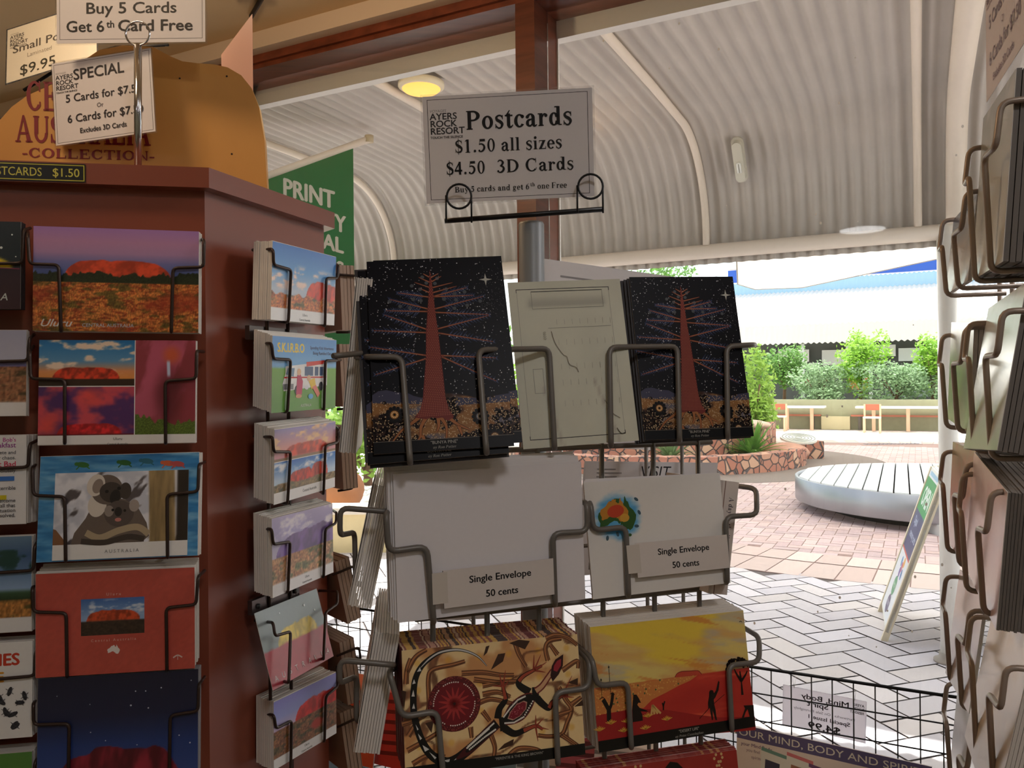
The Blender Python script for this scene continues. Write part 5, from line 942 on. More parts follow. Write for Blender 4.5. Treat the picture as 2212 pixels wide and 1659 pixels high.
# plants
LEAFG = {}
def leafm(n, c, sp=.3):
    return mat(n, c, .5, spec=.3, var=.3, scale=9, trans=.35)
def spiky(name, c, n, L, label, m, spread=1.0, seed=1, group=None):
    q = random.Random(seed); e = empty(name, c, label, 'plant', group); mb = MB()
    for k in range(n):
        a = q.uniform(0, 6.28); el = q.uniform(.25, 1.35); l = L * q.uniform(.7, 1.1); w = l * .055; P = []
        for i in range(6):
            u = i / 5; r = l * u * math.cos(el) * spread; z = l * u * math.sin(el) - .35 * l * u * u * math.cos(el); P.append(Vector((c[0] + r * math.cos(a), c[1] + r * math.sin(a), c[2] + z)))
        sd = Vector((-math.sin(a), math.cos(a), 0)); vs = []
        for i, p in enumerate(P): ww = w * (1 - (i / 5) ** 2) + .002; vs += [p - sd * ww, p + Vector((0, 0, -ww * .4)), p + sd * ww]
        mb.add(vs, [(i * 3 + j, i * 3 + j + 1, (i + 1) * 3 + j + 1, (i + 1) * 3 + j) for i in range(5) for j in (0, 1)], True)
    part('leaves', mb, m, e); return e
spiky('spiky_plant', (4.35, 14.55, .2), 90, .8, 'spiky green cycad growing inside the stone planter', leafm('cycad_leaf', (104, 150, 66)), 1, 1)
spiky('spiky_plant', (4.15, 16.9, .35), 60, .75, 'dark blue-green spiky plant behind the planter block', leafm('blue_cycad', (70, 112, 92)), 1, 2)
spiky('spiky_plant', (2.75, 13.9, .2), 50, .6, 'small spiky plant at the left end of the planter', leafm('grey_cycad', (110, 136, 90)), 1, 3)
def bush(name, c, rad, n, leaf, label, m, trunk=0, seed=1, group=None, cat='shrub'):
    q = random.Random(seed); e = empty(name, c, label, cat, group); mb = MB(); cz = c[2] + trunk + rad[2]
    lumps = [(q.gauss(0, .4), q.gauss(0, .4), q.uniform(-.85, .7), q.uniform(.4, .65)) for _ in range(16)]
    for _ in range(n):
        lx, ly, lz, lr = q.choice(lumps); v = Vector((q.gauss(0, 1), q.gauss(0, 1), q.gauss(0, 1))).normalized() * lr * q.uniform(.55, 1.05)
        p = Vector((c[0] + (lx + v.x) * rad[0], c[1] + (ly + v.y) * rad[1], cz + (lz + v.z) * rad[2]))
        if p.z < c[2] + .02: continue
        d = Vector((q.gauss(0, 1), q.gauss(0, 1), q.gauss(.2, .7))).normalized(); sd = d.orthogonal().normalized(); l = leaf * q.uniform(.7, 1.3)
        mb.add([p - d * l * .5, p + sd * l * .28, p + d * l * .5, p - sd * l * .28], [(0, 1, 2, 3)])
    part('foliage', mb, m, e)
    mb = MB()
    tp = Vector((c[0], c[1], cz))
    mb.tube([Vector(c), Vector((c[0] + .03, c[1], c[2] + (trunk + rad[2]) * .5)), tp], .05, 7, rs=[.06, .05, .03])
    for k in range(5): mb.tube([Vector((c[0], c[1], c[2] + trunk * .8 + .05)), tp + Vector((math.cos(k * 1.26) * rad[0] * .5, math.sin(k * 1.26) * rad[1] * .5, rad[2] * .2))], .02, 5)
    part('stems', mb, mat('bark', (112, 84, 66), .9), e); return e
G1 = leafm('bright_leaf', (150, 196, 70)); G2 = leafm('mid_leaf', (112, 158, 76)); G3 = leafm('grey_leaf', (142, 172, 128)); G4 = leafm('lime_leaf', (150, 186, 82))
# far wall with seating in front of it
FW = Vector((10.84, 24.8, 0))
def F(k, out, z): p = FW + E_W * k + N_W * out; return Vector((p.x, p.y, z))
def fbox(mb, k0, k1, o0, o1, z0, z1):
    vs = [F(a, b, c) for c in (z0, z1) for a, b in ((k0, o0), (k1, o0), (k1, o1), (k0, o1))]
    return mb.add(vs, [(3,2,1,0),(4,5,6,7),(0,1,5,4),(1,2,6,5),(2,3,7,6),(3,0,4,7)])
g = MB(); fbox(g, -9, 9, .6, .8, -.01, .95); fbox(g, -9, 9, .8, 2.6, -.01, .9); struct('wall_far', g, mat('olive_render', (150, 150, 122), .85, var=.06))
WOODT = mat('pale_wood', (214, 176, 146), .5); REDW = mat('red_wood', (168, 96, 72), .5); WTOP = mat('white_top', (240, 238, 230), .4)
def ftable(k0, k1, label, legs):
    e = empty('long_table', F((k0 + k1) / 2, 0, 0), label, 'table', None); mb = MB(); fbox(mb, k0, k1, -.35, .35, .70, .755); part('table_top', mb, WTOP, e)
    for k in legs:
        mb = MB(); fbox(mb, k - .05, k + .05, -.05, .05, 0, .70); part('leg', mb, WOODT, e)
ftable(-2.9, -1.05, 'shorter white-topped table by the olive wall nearer the stone planter', (-2.2, -1.45)); ftable(-.15, 2.7, 'longer white-topped table by the olive wall next to the white post', (.35, 1.3, 2.25))
def fchair(k, out, label):
    e = empty('cafe_chair', F(k, out, 0), label, 'chair', None); w = .24
    mb = MB(); fbox(mb, k - w, k + w, out - .25, out + .22, .43, .47); part('seat', mb, mat('pale_seat', (232, 214, 196), .5), e)
    mb = MB(); fbox(mb, k - w, k + w, out + .2, out + .24, .66, .84); part('backrest', mb, REDW, e)
    for a, b, h in ((-1, -1, .43), (1, -1, .43), (-1, 1, .84), (1, 1, .84)):
        x, y = k + a * (w - .025), out + (.2 if b > 0 else -.22); mb = MB(); fbox(mb, x - .025, x + .025, y - .02, y + .03, 0, h); part('leg', mb, WOODT, e)
fchair(-2.35, -.85, 'wooden chair in front of the shorter white-topped table'); fchair(.35, -.95, 'wooden chair in front of the longer white-topped table')
def fbench(k0, k1, label):
    e = empty('bench', F((k0 + k1) / 2, .42, 0), label, 'bench'); mb = MB(); fbox(mb, k0, k1, .36, .58, .42, .47); part('seat', mb, REDW, e)
    for k in (k0 + .25, k1 - .25):
        mb = MB(); fbox(mb, k - .04, k + .04, .4, .55, 0, .42); part('leg', mb, mat('dark_leg', (90, 84, 76), .6), e)
fbench(-3.2, -1.22, 'red-brown bench along the olive wall behind the shorter table'); fbench(-.33, 3.4, 'red-brown bench along the olive wall behind the longer table')
mb = MB(); fbox(mb, -1.2, -.35, .3, .59, 0, .42); solid('storage_box', mb, mat('tan_box', (176, 166, 132), .7), 'tan square box standing against the olive wall between two benches', 'box')
mb = MB(); p = Vector((9.2, 19.4, .004)); mb.box((p.x - .7, p.y - .12, 0), (p.x + .7, p.y + .12, .006)); dg_ = empty('drain_grate', p, 'long grey drain grate set in the pink paving', 'drain'); part('frame', mb, mat('grate_frame', (170, 150, 146), .7), dg_)
for k in range(14):
    mb = MB(); mb.box((p.x - .64 + k * .095, p.y - .09, .004), (p.x - .6 + k * .095, p.y + .09, .014)); part('bar', mb, mat('grate_bar', (110, 112, 124), .5), dg_)
def T(k, o): return F(k, o, .9)
bush('round_tree', tuple(T(-2.6, 2.2)), (.62, .6, .85), 2600, .13, 'round bright green tree above the shorter table', G2, .35, 2, cat='tree')
bush('round_tree', tuple(T(-.15, 2.2)), (.66, .62, .95), 2900, .13, 'round bright green tree rising above the gap between the two tables', G1, .35, 3, cat='tree')
bush('round_tree', tuple(T(2.0, 2.2)), (.62, .6, .9), 2600, .13, 'round bright green tree above the longer table near the white post', G1, .3, 4, cat='tree')
bush('grey_shrub', tuple(T(-1.4, 1.5)), (1.1, .6, .6), 3600, .11, 'low grey-green shrub on the wall above the tan box', G3, 0, 5)
bush('grey_shrub', tuple(T(.95, 1.5)), (1.25, .6, .62), 4000, .11, 'low grey-green shrub between the two right-hand round trees', G3, 0, 6)
bush('grey_shrub', tuple(T(3.2, 1.5)), (1.1, .6, .62), 3600, .11, 'low grey-green shrub on the wall right behind the white post', G3, 0, 7)
bush('leafy_bush', (6.5, 21.6, 0), (.62, .7, 1.15), 3600, .14, 'tall yellow-green bush beside the dark tree postcard', G4, .1, 8)
bush('leafy_bush', (5.4, 23.5, 0), (1.2, 1, 1.3), 1500, .16, 'deep green bush behind the tall yellow-green bush', G2, .2, 9)
bush('leafy_bush', (-1.75, 9.6, .35), (.75, .6, .5), 1600, .09, 'bright leafy bush above the cream garden wall', G4, .1, 10)
bush('leafy_bush', (-2.6, 12.5, 0), (1.5, 1.2, 1.25), 2400, .14, 'large leafy bush outside, far behind the wire rack', G2, .3, 11)
bush('leafy_bush', (.9, 19, 0), (1.3, 1.2, 1.2), 1500, .15, 'leafy bush in the distance seen between rack cards', G1, .2, 12)
bush('tall_tree', (8.2, 44, 0), (2.2, 2, 2.2), 2200, .3, 'distant tree rising above the far roofs', G2, 4.6, 13, cat='tree')
# cream wall at the left
gw = empty('garden_wall', (-1.6, 7.4, 0), 'low cream rendered garden wall with a pale ledge outside the window', 'wall'); mb = MB(); mb.box((-3.6, 7.4, 0), (-.75, 7.65, .36)); part('body', mb, mat('cream_render', (226, 206, 158), .8, var=.06), gw)
mb = MB(); mb.box((-3.64, 7.36, .36), (-.71, 7.69, .42)); part('ledge', mb, mat('pale_ledge', (226, 214, 196), .8), gw)
boulder('boulder', (-1.95, 8.3, .45), (.4, .3, .28), 9, mat('brown_rock', (170, 116, 82), .9, var=.2, scale=4), 'brown boulder behind the cream garden wall', 'rock')
mb = MB(); mb.lathe([(0, 0), (.12, 0), (.12, 2.4), (0, 2.4)], (-1.02, 7.95, 0), 18); solid('cream_column', mb, PIPE, 'round cream column standing behind the cream garden wall', 'column')
# building opposite
bld = empty('shop_building', F(2, 9, 0), 'long shop building opposite with white corrugated veranda roof and blue clerestory', 'building')
mb = MB(); fbox(mb, -16, 16, 8, 8.2, 0, 3.2); part('dark_front', mb, mat('dark_front', (74, 80, 80), .4), bld)
def froof(k0, k1, o0, z0, o1, z1, amp=.03, per=.2):
    mb = MB(); n = int((k1 - k0) / per * 6); vs = []
    for i in range(n + 1):
        k = k0 + (k1 - k0) * i / n; w = amp * math.sin(2 * math.pi * k / per); vs += [F(k, o0, z0 + w), F(k, o1, z1 + w)]
    mb.add(vs, [(2 * i, 2 * i + 2, 2 * i + 3, 2 * i + 1) for i in range(n)], True); return mb
RW = mat('white_roof', (240, 236, 228), .5)
part('eave_sheet', froof(-16, 16, 5.3, 3.0, 5.6, 3.75), mat('eave_iron', (222, 214, 206), .5), bld); part('roof', froof(-16, 16, 5.6, 3.75, 14, 5.92), RW, bld)
part('upper_wall', froof(-7, 16, 14, 5.9, 14.2, 6.52), mat('blue_iron', (170, 206, 226), .5), bld)
mb = MB(); fbox(mb, -7, 16, 14.15, 14.3, 6.57, 7.2); part('clerestory_glass', mb, mat('blue_glass', (40, 88, 184), .25), bld)
mb = MB(); fbox(mb, -7.2, 16, 13.9, 20, 7.24, 7.4); part('upper_roof', mb, RW, bld)
for k in range(-6, 7):
    mb = MB(); fbox(mb, k * 2.4 - .06, k * 2.4 + .06, 5.6, 5.72, 0, 3.0); part('post', mb, mat('grey_post', (196, 200, 200), .5), bld)
for k0, k1, z0, z1, c in ((-1.0, .8, 2.5, 2.95, (226, 228, 228)), (5.0, 7.5, 2.3, 2.8, (220, 222, 222)), (-2.4, -2.0, .9, 2.3, (206, 210, 206)), (.35, .75, 1.5, 2.0, (200, 206, 210)), (-3.6, -2.4, 2.35, 2.85, (232, 232, 232)), (-1.9, -.3, 2.2, 2.8, (214, 216, 216)), (.9, 4.8, 2.3, 2.8, (214, 222, 222)), (-.9, -.2, 1.2, 1.7, (206, 110, 76)), (2.0, 2.5, 1.6, 2.2, (226, 226, 226))):
    mb = MB(); fbox(mb, k0, k1, 7.6, 7.7, z0, z1); part('awning_panel' if k1 - k0 > 1 else 'shop_sign', mb, mat('panel_%d' % int(k0 * 10 + 50), c, .6), bld)
for k in (.4, 1.3, 3.1, 4.0):
    mb = MB(); fbox(mb, k, k + .7, 7.9, 8.0, .9, 2.1); part('window', mb, mat('shop_glass', (120, 138, 134), .15), bld)
# shade sails above the plaza
def sail(pts, z, label, masts):
    sl = empty('shade_sail', (sum(p[0] for p in pts) / len(pts), sum(p[1] for p in pts) / len(pts), z), label, 'shade sail')
    mb = MB(); mb.prism(pts, .01, Matrix.Translation((0, 0, z))); part('fabric', mb, mat('sail_cloth', (253, 251, 247), .8, trans=.72), sl)
    mb = MB(); mb.tube([(p[0], p[1], z) for p in pts], .018, 6, closed=True); part('edge_cable', mb, mat('cable_grey', (170, 170, 168), .5), sl)
    for x, y in masts:
        mb = MB(); mb.lathe([(0, 0), (.06, 0), (.05, z + .2), (0, z + .2)], (x, y, 0), 12); part('mast', mb, PIPE, sl)
_w = lambda s, t: tuple(W(s, t, 0))[:2]
sail([_w(-2.15, 4.4), _w(-3.4, 12.5), (4.15, 14.7), (5.45, 19.2), (6.2, 20.3), (7.3, 20.0), (8.35, 15.1), (13, 14), _w(6, 3.95), _w(2, 4.1)], 3.9, 'white shade sail over the plaza with its slanting edge crossing the far blue wall', ((13.3, 14.2),))
sail([(-1, 12), (1, 24), (5, 27.8), (9.3, 26.8), (12.6, 23.4), (19, 21), (18, 9), (10, 8)], 7.0, 'higher white sail, unseen, added to shade the far plaza', ((19.2, 21.2), (0.8, 24.3)))  # second sail added out of view, only for its shadow on the plaza

# ---------------------------------------------------------------- the display cabinet on the left
CABM = mat('brown_laminate', (134, 68, 48), .33, var=.06, scale=2, spec=.5)
CAPM = mat('brown_laminate_cap', (134, 72, 54), .3, spec=.5, var=.05)
y1, y2 = R(10), R(70)
cA = Vector((-.3205, .85, 0)); dF = Vector((math.cos(y1), math.sin(y1), 0)); dS = Vector((math.cos(y2), math.sin(y2), 0))
def outline(ins):
    nF = Vector((dF.y, -dF.x, 0)); nS = Vector((dS.y, -dS.x, 0))
    A = cA - nF * ins - Vector((.55, .8, 0)).normalized() * 0 + Vector((-ins * .55, 0, 0)); L = A - dF * (.72 - ins); Rr = A + dS * (.243 - ins); B = Rr + Vector((math.cos(R(130)), math.sin(R(130)), 0)) * (.26 - ins)
    return [(L.x, L.y), (A.x, A.y), (Rr.x, Rr.y), (B.x, B.y), (L.x + .08, B.y + .05)]
cab = empty('display_cabinet', (-.5, 1.0, 0), 'tall brown postcard cabinet with wire pockets on its faces', 'cabinet')
mb = MB(); mb.prism(outline(.014), 1.7, Matrix.Translation((0, 0, .062))); part('body', mb, CABM, cab)
mb = MB(); mb.prism(outline(.03), .062); part('plinth', mb, mat('dark_plinth_wood', (40, 24, 20), .6), cab)
mb = MB(); mb.prism(outline(0), .0215, Matrix.Translation((0, 0, 1.762))); part('cap', mb, CAPM, cab)
WIRE = mat('dark_bronze_wire', (66, 52, 46), .35, metal=.5, spec=.5); WIREC = mat('grey_coated_wire', (112, 108, 102), .42, spec=.5, metal=.2)
a = Art(.30, .019, 300, 19); a.rect(0, 0, 300, 19, (24, 24, 20)); a.frame(1.2, 1.2, 298.8, 17.8, .9, (196, 188, 60)); a.text('POSTCARDS', 258, 13.6, 8.6, (206, 198, 84), 'r', bold=.01, width=56); a.text('$1.50', 281, 13.6, 8.6, (206, 198, 84), bold=.01, width=26)
ps = cA - dF * .2715; ps = Vector((ps.x, ps.y, 1.7725)); nF = Vector((dF.y, -dF.x, 0))
link('price_strip', a.mesh('price_strip', col_mat('strip_print', .3)), WM[cab.name].inverted() @ frame(ps + nF * .0008, y1), cab)['label'] = 'black price strip with yellow lettering'
mb = MB()
for k in (.085, .125): p = cA + dS * k + Vector((dS.y, -dS.x, 0)) * .008; mb.tube([(p.x, p.y, .9), (p.x, p.y, 1.70)], .0022, 6)
part('wire_spine', mb, WIRE, cab)
for z in (1.611, 1.30):
    p = cA + dS * .10 + Vector((dS.y, -dS.x, 0)) * .004; mb = MB(); mb.box((-.045, -.008, -.003), (.045, .008, .003), frame((p.x, p.y, z), y2)); br = part('wire_bracket', mb, mat('bracket_steel', (90, 80, 78), .35, metal=.7), cab)
    for dx in (-.035, .035):
        mb = MB(); mb.lathe([(.003, 0), (.003, .002), (0, .0025)], (0, 0, 0), 10); Mx = frame((p.x, p.y, z), y2) @ Matrix.Translation((dx, 0, .003)); mb.v = [tuple(Mx @ Vector(v)) for v in mb.v]; part('screw', mb, mat('screw_dark', (30, 28, 28), .5), br)

# ---------------------------------------------------------------- cards
PAPER = mat('card_paper', (222, 216, 208), .6, var=.03, scale=60); ENVP = mat('envelope_paper', (226, 222, 222), .65)
PRINT = col_mat('card_print', .3, .5, .03); DIM = col_mat('dark_card_print', .4, .12, .03); RISE = {'C6': .011, 'C7': .009, 'C8': .006, 'L4': .006, 'R2': .007, 'R3': .007, 'R4': .006, 'R6': .005}
MATTE = col_mat('paper_print', .55, .3, .02)
def boxmesh(name, Wd, Hd, t, m):
    mb = MB(); mb.box((-Wd / 2, -Hd / 2, -t), (Wd / 2, Hd / 2, 0)); return mb.mesh(name, m)
def sheets(M, Wd, Hd, thick, n, name, m, label, cat, group, back=0.0, jit=.0006, fan=0.0, rise=0.0):
    pit = (thick - back) / n; me = boxmesh(name, Wd, Hd, pit * .86, m); q = random.Random(hash_(group))
    for i in range(n):
        MM = M @ Matrix.Translation((q.uniform(-jit, jit), q.uniform(-jit, jit) + rise * (i + 1) / n, -back - pit * i - .0006)) @ Matrix.Rotation(q.uniform(-1, 1) * jit * 2 + fan * (i + 1) / n, 4, 'Z')
        tag(link(name, me, MM), label, cat, group)
def hash_(s): return sum(ord(c) * (i + 1) for i, c in enumerate(s))
def card(M, Wd, Hd, art, label, name='postcard', cat='postcard', pm=None, paper=None, t=.0005):
    o = link(name, boxmesh(name, Wd, Hd, t, paper or PAPER), M); tag(o, label, cat); WM[o.name] = M
    if art: link('printed_face', art(Wd, Hd).mesh('printed_face', pm or PRINT), Matrix.Translation((0, 0, 2e-5)), o)
    return o
def pose(k):
    X, Y, Z, yw, le, ro, Wd, Hd = POSES[k]; return frame((X, Y, Z), yw, le, ro), Wd, Hd
def shift(M, x=0, y=0, z=0, rot=0): return M @ Matrix.Translation((x, y, z)) @ Matrix.Rotation(R(rot), 4, 'Z')
DARKP = mat('dark_card_edge', (44, 40, 42), .6)
spec = [  # pose, picture, label, stack thickness, sheets, group
 ('L1', pic_L1, 'sunset postcard of a red rock under a mauve sky, top of the cabinet front', .012, 5, 'cards packed behind the mauve sunset postcard'),
 ('L2', pic_L2, 'three-picture collage postcard of red rock and a rock pool', .008, 4, 'cards packed behind the collage postcard'),
 ('L4', pic_L4, 'plain red postcard with a small rock picture in its centre', .02, 8, 'cards packed behind the plain red postcard'),
 ('L5', pic_L5, 'night-sky postcard of a dark red rock with white stars', .014, 6, 'cards packed behind the night-sky postcard'),
 ('R1', pic_R1, 'shiny blue-sky postcard at the top of the cabinet side', .024, 9, 'cards packed behind the shiny blue-sky postcard'),
 ('R2', pic_R2, 'cartoon postcard of a camper van on green grass', .024, 9, 'cards packed behind the camper van postcard'),
 ('R3', pic_R3, 'two-picture postcard of red rocks below the camper van card', .025, 9, 'cards packed behind the two-picture postcard'),
 ('R4', pic_R4, 'postcard of a purple rock over green scrub', .0235, 9, 'cards packed behind the purple rock postcard'),
 ('R6', pic_R6, 'postcard of a red rock under a lilac sky below the tilted card', .026, 9, 'cards packed behind the lilac sky postcard'),
 ('C1', pic_bunya(1.2), 'larger dark tree postcard with white stars, left on the wire rack', .006, 3, 'dark tree cards behind the left tree postcard'),
 ('C3', pic_bunya(1), 'dark tree postcard with white stars, right end of the wire rack top row', .006, 3, 'dark tree cards behind the right tree postcard'),
 ('C6', pic_lizard, 'painted postcard of a spotted lizard and a red disc', .046, 17, 'cards packed behind the lizard postcard'),
 ('C7', pic_desert, 'painted postcard of black figures in a yellow and red desert', .034, 15, 'cards packed behind the desert figures postcard'),
 ('C8', pic_red, 'dark red postcard with dotted lines at the bottom of the wire rack', .02, 7, 'cards packed behind the dark red postcard'),
]
def stripe_mat(name, cols, scale):
    m = mat(name, (200, 180, 160), .6); nt = m.node_tree; p = nt.nodes['Principled BSDF']
    tc = nt.nodes.new('ShaderNodeTexCoord'); mp = nt.nodes.new('ShaderNodeMapping'); mp.inputs['Scale'].default_value = (scale, .0, .0); nt.links.new(tc.outputs['Object'], mp.inputs[0])
    no = nt.nodes.new('ShaderNodeTexNoise'); no.inputs['Scale'].default_value = 1; no.inputs['Detail'].default_value = 3; nt.links.new(mp.outputs[0], no.inputs['Vector'])
    cr = nt.nodes.new('ShaderNodeValToRGB'); cr.color_ramp.interpolation = 'CONSTANT'; E = cr.color_ramp.elements; E[0].position = 0; E[0].color = hx(*cols[0]); E[1].position = .38; E[1].color = hx(*cols[1])
    for i, c in enumerate(cols[2:]): E.new(.38 + .28 * (i + 1) / (len(cols) - 1)).color = hx(*c)
    nt.links.new(no.outputs['Fac'], cr.inputs[0]); nt.links.new(cr.outputs[0], p.inputs['Base Color']); return m
EDGE6 = stripe_mat('printed_edge', [(96, 56, 52), (206, 160, 120), (86, 66, 60), (214, 170, 90), (150, 90, 80), (216, 190, 160), (120, 60, 60), (196, 150, 130)], 46)
EDGE8 = stripe_mat('red_printed_edge', [(160, 64, 58), (150, 52, 48), (170, 80, 70), (156, 58, 52), (200, 140, 90), (150, 50, 46)], 30)
EDGEM = {'C6': EDGE6, 'C8': EDGE8, 'C1': DARKP, 'C3': DARKP, 'L5': mat('dusk_card_edge', (150, 148, 152), .6)}
for k, pic, label, th, n, grp in spec:
    M, Wd, Hd = pose(k); card(M, Wd, Hd, pic, label, pm=DIM if k in ('C1', 'C3') else None)
    if k in ('C1', 'C3'): continue
    sheets(M, Wd, Hd, th, n, 'postcard', EDGEM.get(k, PAPER), 'postcard in the pack ' + grp[6:], 'postcard', grp, rise=RISE.get(k, 0))
M, Wd, Hd = pose('L3'); card(M, Wd, Hd, pic_sea, 'blue water postcard with small sea animals behind the koala card')
sheets(M, Wd, Hd, .012, 4, 'postcard', PAPER, 'postcard in the pack behind the blue water postcard', 'postcard', 'cards packed behind the blue water postcard')
M, Wd, Hd = pose('L3b'); card(M, Wd, Hd, pic_koala, 'koala and cub postcard with a white bottom border')
M, Wd, Hd = pose('R5'); card(M, Wd, Hd, pic_R5, 'tilted grey postcard with a yellow hill over red sand')
# more dark tree cards, slipped sideways
M, Wd, Hd = pose('C1')
for x, y, r, lb in ((.0065, .0025, .6, 'dark tree postcard showing at the right edge of the larger one'), (-.006, -.006, 1.2, 'dark tree postcard showing at the left edge of the larger one')):
    card(shift(M, x, y, -.0018 if x > 0 else -.0032, r), Wd, Hd, pic_bunya(.4), lb, pm=DIM)
for i in range(3):
    tag(link('postcard', boxmesh('postcard', Wd, Hd, .0005, DARKP), shift(M, -.009 + i * .0018, -.004 - i * .002, -.0045 - i * .0016, 1.2)), 'black edge of a dark tree card fanned out at the left', 'postcard', 'dark tree cards fanned out at the left')
M, Wd, Hd = pose('C3')
for i in range(4):
    tag(link('postcard', boxmesh('postcard', Wd, Hd, .0005, DARKP), shift(M, -.002 - i * .0022, -.001, -.0016 - i * .0022, .3 * i)), 'black edge of a dark tree card behind the right one', 'postcard', 'dark tree cards behind the right one')
M, Wd, Hd = pose('C2'); card(M, Wd, Hd, pic_map, 'cream backing sheet with a thin black frame between the two tree cards', 'backing_sheet', 'paper', col_mat('backing_print', .55, .3, .02, .2), mat('cream_paper', (226, 226, 210), .6, trans=.2))
# envelopes
M, Wd, Hd = pose('C4'); card(M, Wd, Hd, pic_blank, 'large plain white envelope on the wire rack', 'envelope', 'envelope', MATTE, ENVP)
q = random.Random(9); me = boxmesh('envelope', Wd, Hd, .0007, ENVP)
for i in range(7): tag(link('envelope', me, shift(M, q.uniform(-.004, .001) - i * .0004, .002 + i * .0011, -.0018 - i * .0015, q.uniform(-.5, .9))), 'white envelope behind the large plain white one', 'envelope', 'envelopes behind the large plain white one')
M, Wd, Hd = pose('C5'); card(M, Wd, Hd, pic_env, 'white envelope printed with a coloured map in its corner', 'envelope', 'envelope', MATTE, ENVP)
me = boxmesh('envelope', Wd, Hd, .0007, ENVP)
for i in range(4): tag(link('envelope', me, shift(M, i * .0012, .0005 * i, -.002 - i * .0016, -.4 * i)), 'white envelope behind the one with the coloured map', 'envelope', 'envelopes behind the map envelope')
def small_label(k, label):
    M, Wd, Hd = pose(k)
    def ar(Wd, Hd):
        a = Art(Wd, Hd, 240, 80); a.rect(0, 0, 240, 80, (214, 206, 200)); a.rect(0, 0, 1.2, 80, (60, 56, 54)) if k == 'label4' else None
        a.text('Single Envelope', 122, 32, 14, (20, 18, 20), bold=.028, width=134); a.text('50 cents', 124, 66, 14, (20, 18, 20), bold=.028, width=70); return a
    o = card(M, Wd, Hd, ar, label, 'price_label', 'label', MATTE, mat('label_paper', (214, 206, 200), .5), .0004)
    mb = MB(); mb.box((-Wd / 2 - .009, -Hd * .36, -.0002), (-Wd / 2 + .004, Hd * .46, .0003), M); part('sticky_tape', mb, mat('tape', (206, 198, 188), .25), o)
small_label('label4', 'paper price label taped across the large plain white envelope'); small_label('label5', 'paper price label taped across the envelope with the map')
# booklet with printed spine on the right face
P0 = Vector(POSES['C5'][:3]); Mb = frame((.216, .792, 1.418), R(109), R(-3), R(0))
def booklet():
    x, y, z = fr(POSES['C5'][3], R(2), R(-9)); c = P0 + x * .079 + Vector((0, 0, .002)) - z * .012
    M = Matrix(((x.x, y.x, z.x, c.x), (x.y, y.y, z.y, c.y), (x.z, y.z, z.z, c.z), (0, 0, 0, 1)))
    mb = MB(); mb.box((-.012, -.055, -.11), (.008, .055, 0), M); o = solid('booklet', mb, mat('booklet_cover', (196, 184, 176), .45), 'thin booklet with a printed spine behind the map envelope', 'book')
    a = Art(.11, .018, 110, 18); a.rect(0, 0, 110, 18, (206, 196, 188)); a.rect(0, 14.5, 110, 15.4, (120, 90, 80)); a.text('A day in the life of Uluru', 52, 9, 5.2, (52, 48, 60), slant=.12, serif=True, cond=.82)
    link('printed_spine', a.mesh('printed_spine', MATTE), WM[o.name].inverted() @ M @ Matrix.Translation((.0, 0, .0003)) @ Matrix.Rotation(R(-90), 4, 'Z'), o)
booklet()
# left-hand strip of cards on the cabinet front
LC = [('night', .4785, .668, 47, .012, 'dark night postcard at the cut-off left edge, topmost', 4), ('range', .713, .898, 57, .008, 'pale-sky desert postcard at the cut-off left edge', 4), ('words', .94, 1.131, 55, .03, 'white joke postcard with coloured words at the left edge', 9), ('tree', 1.158, 1.362, 64, .012, 'postcard of a lone tree at the left edge', 4), ('flies', 1.385, 1.590, 64, .022, 'white postcard covered with black flies at the left edge', 7), ('pink', 1.625, 1.83, 60, .026, 'pink and green postcard at the bottom left corner', 6)]
for kind, v0, v1, u1, th, label, n in LC:
    yw = R(10); base = Vector((-.4167, .8085, 0)); xx = Vector((math.cos(yw), math.sin(yw), 0)); s_ = None
    tu = (u1 - 1106) / 1725; s_ = (tu * base.y - base.x) / (xx.x - tu * xx.y); pr = base + xx * s_; d = pr.y
    zt = 1.55 + (829.5 - v0 * 1000 + .0095 * 1050) / 1725 * d; zb = 1.55 + (829.5 - v1 * 1000 + .0095 * 1050) / 1725 * d; Hd = zt - zb; Wd = .15
    M = frame((pr.x - xx.x * Wd / 2, pr.y - xx.y * Wd / 2, (zt + zb) / 2), yw, R(2)); card(M, Wd, Hd, pic_strip(kind), label)
    sheets(M, Wd, Hd, th, n, 'postcard', DARKP if kind == 'night' else PAPER, 'postcard in the pack behind the ' + label.split(' at ')[0], 'postcard', 'cards behind the ' + label.split(' at ')[0])
    for sx, xi in ((1, Wd * .5),):
        mb = MB(); h0 = Hd * (.14 if kind != 'night' else .02); mb.tube([M @ Vector((xi + .004, Hd * .46, -th)), M @ Vector((xi + .004, Hd * .40, .003)), M @ Vector((xi + .003, h0, .003)), M @ Vector((Wd * .26, h0 - .001, .003)), M @ Vector((Wd * .25, -Hd / 2 - .002, .003)), M @ Vector((Wd * .25, -Hd / 2, -th))], .0017, 7, .005); part('pocket_wire', mb, WIRE, cab)
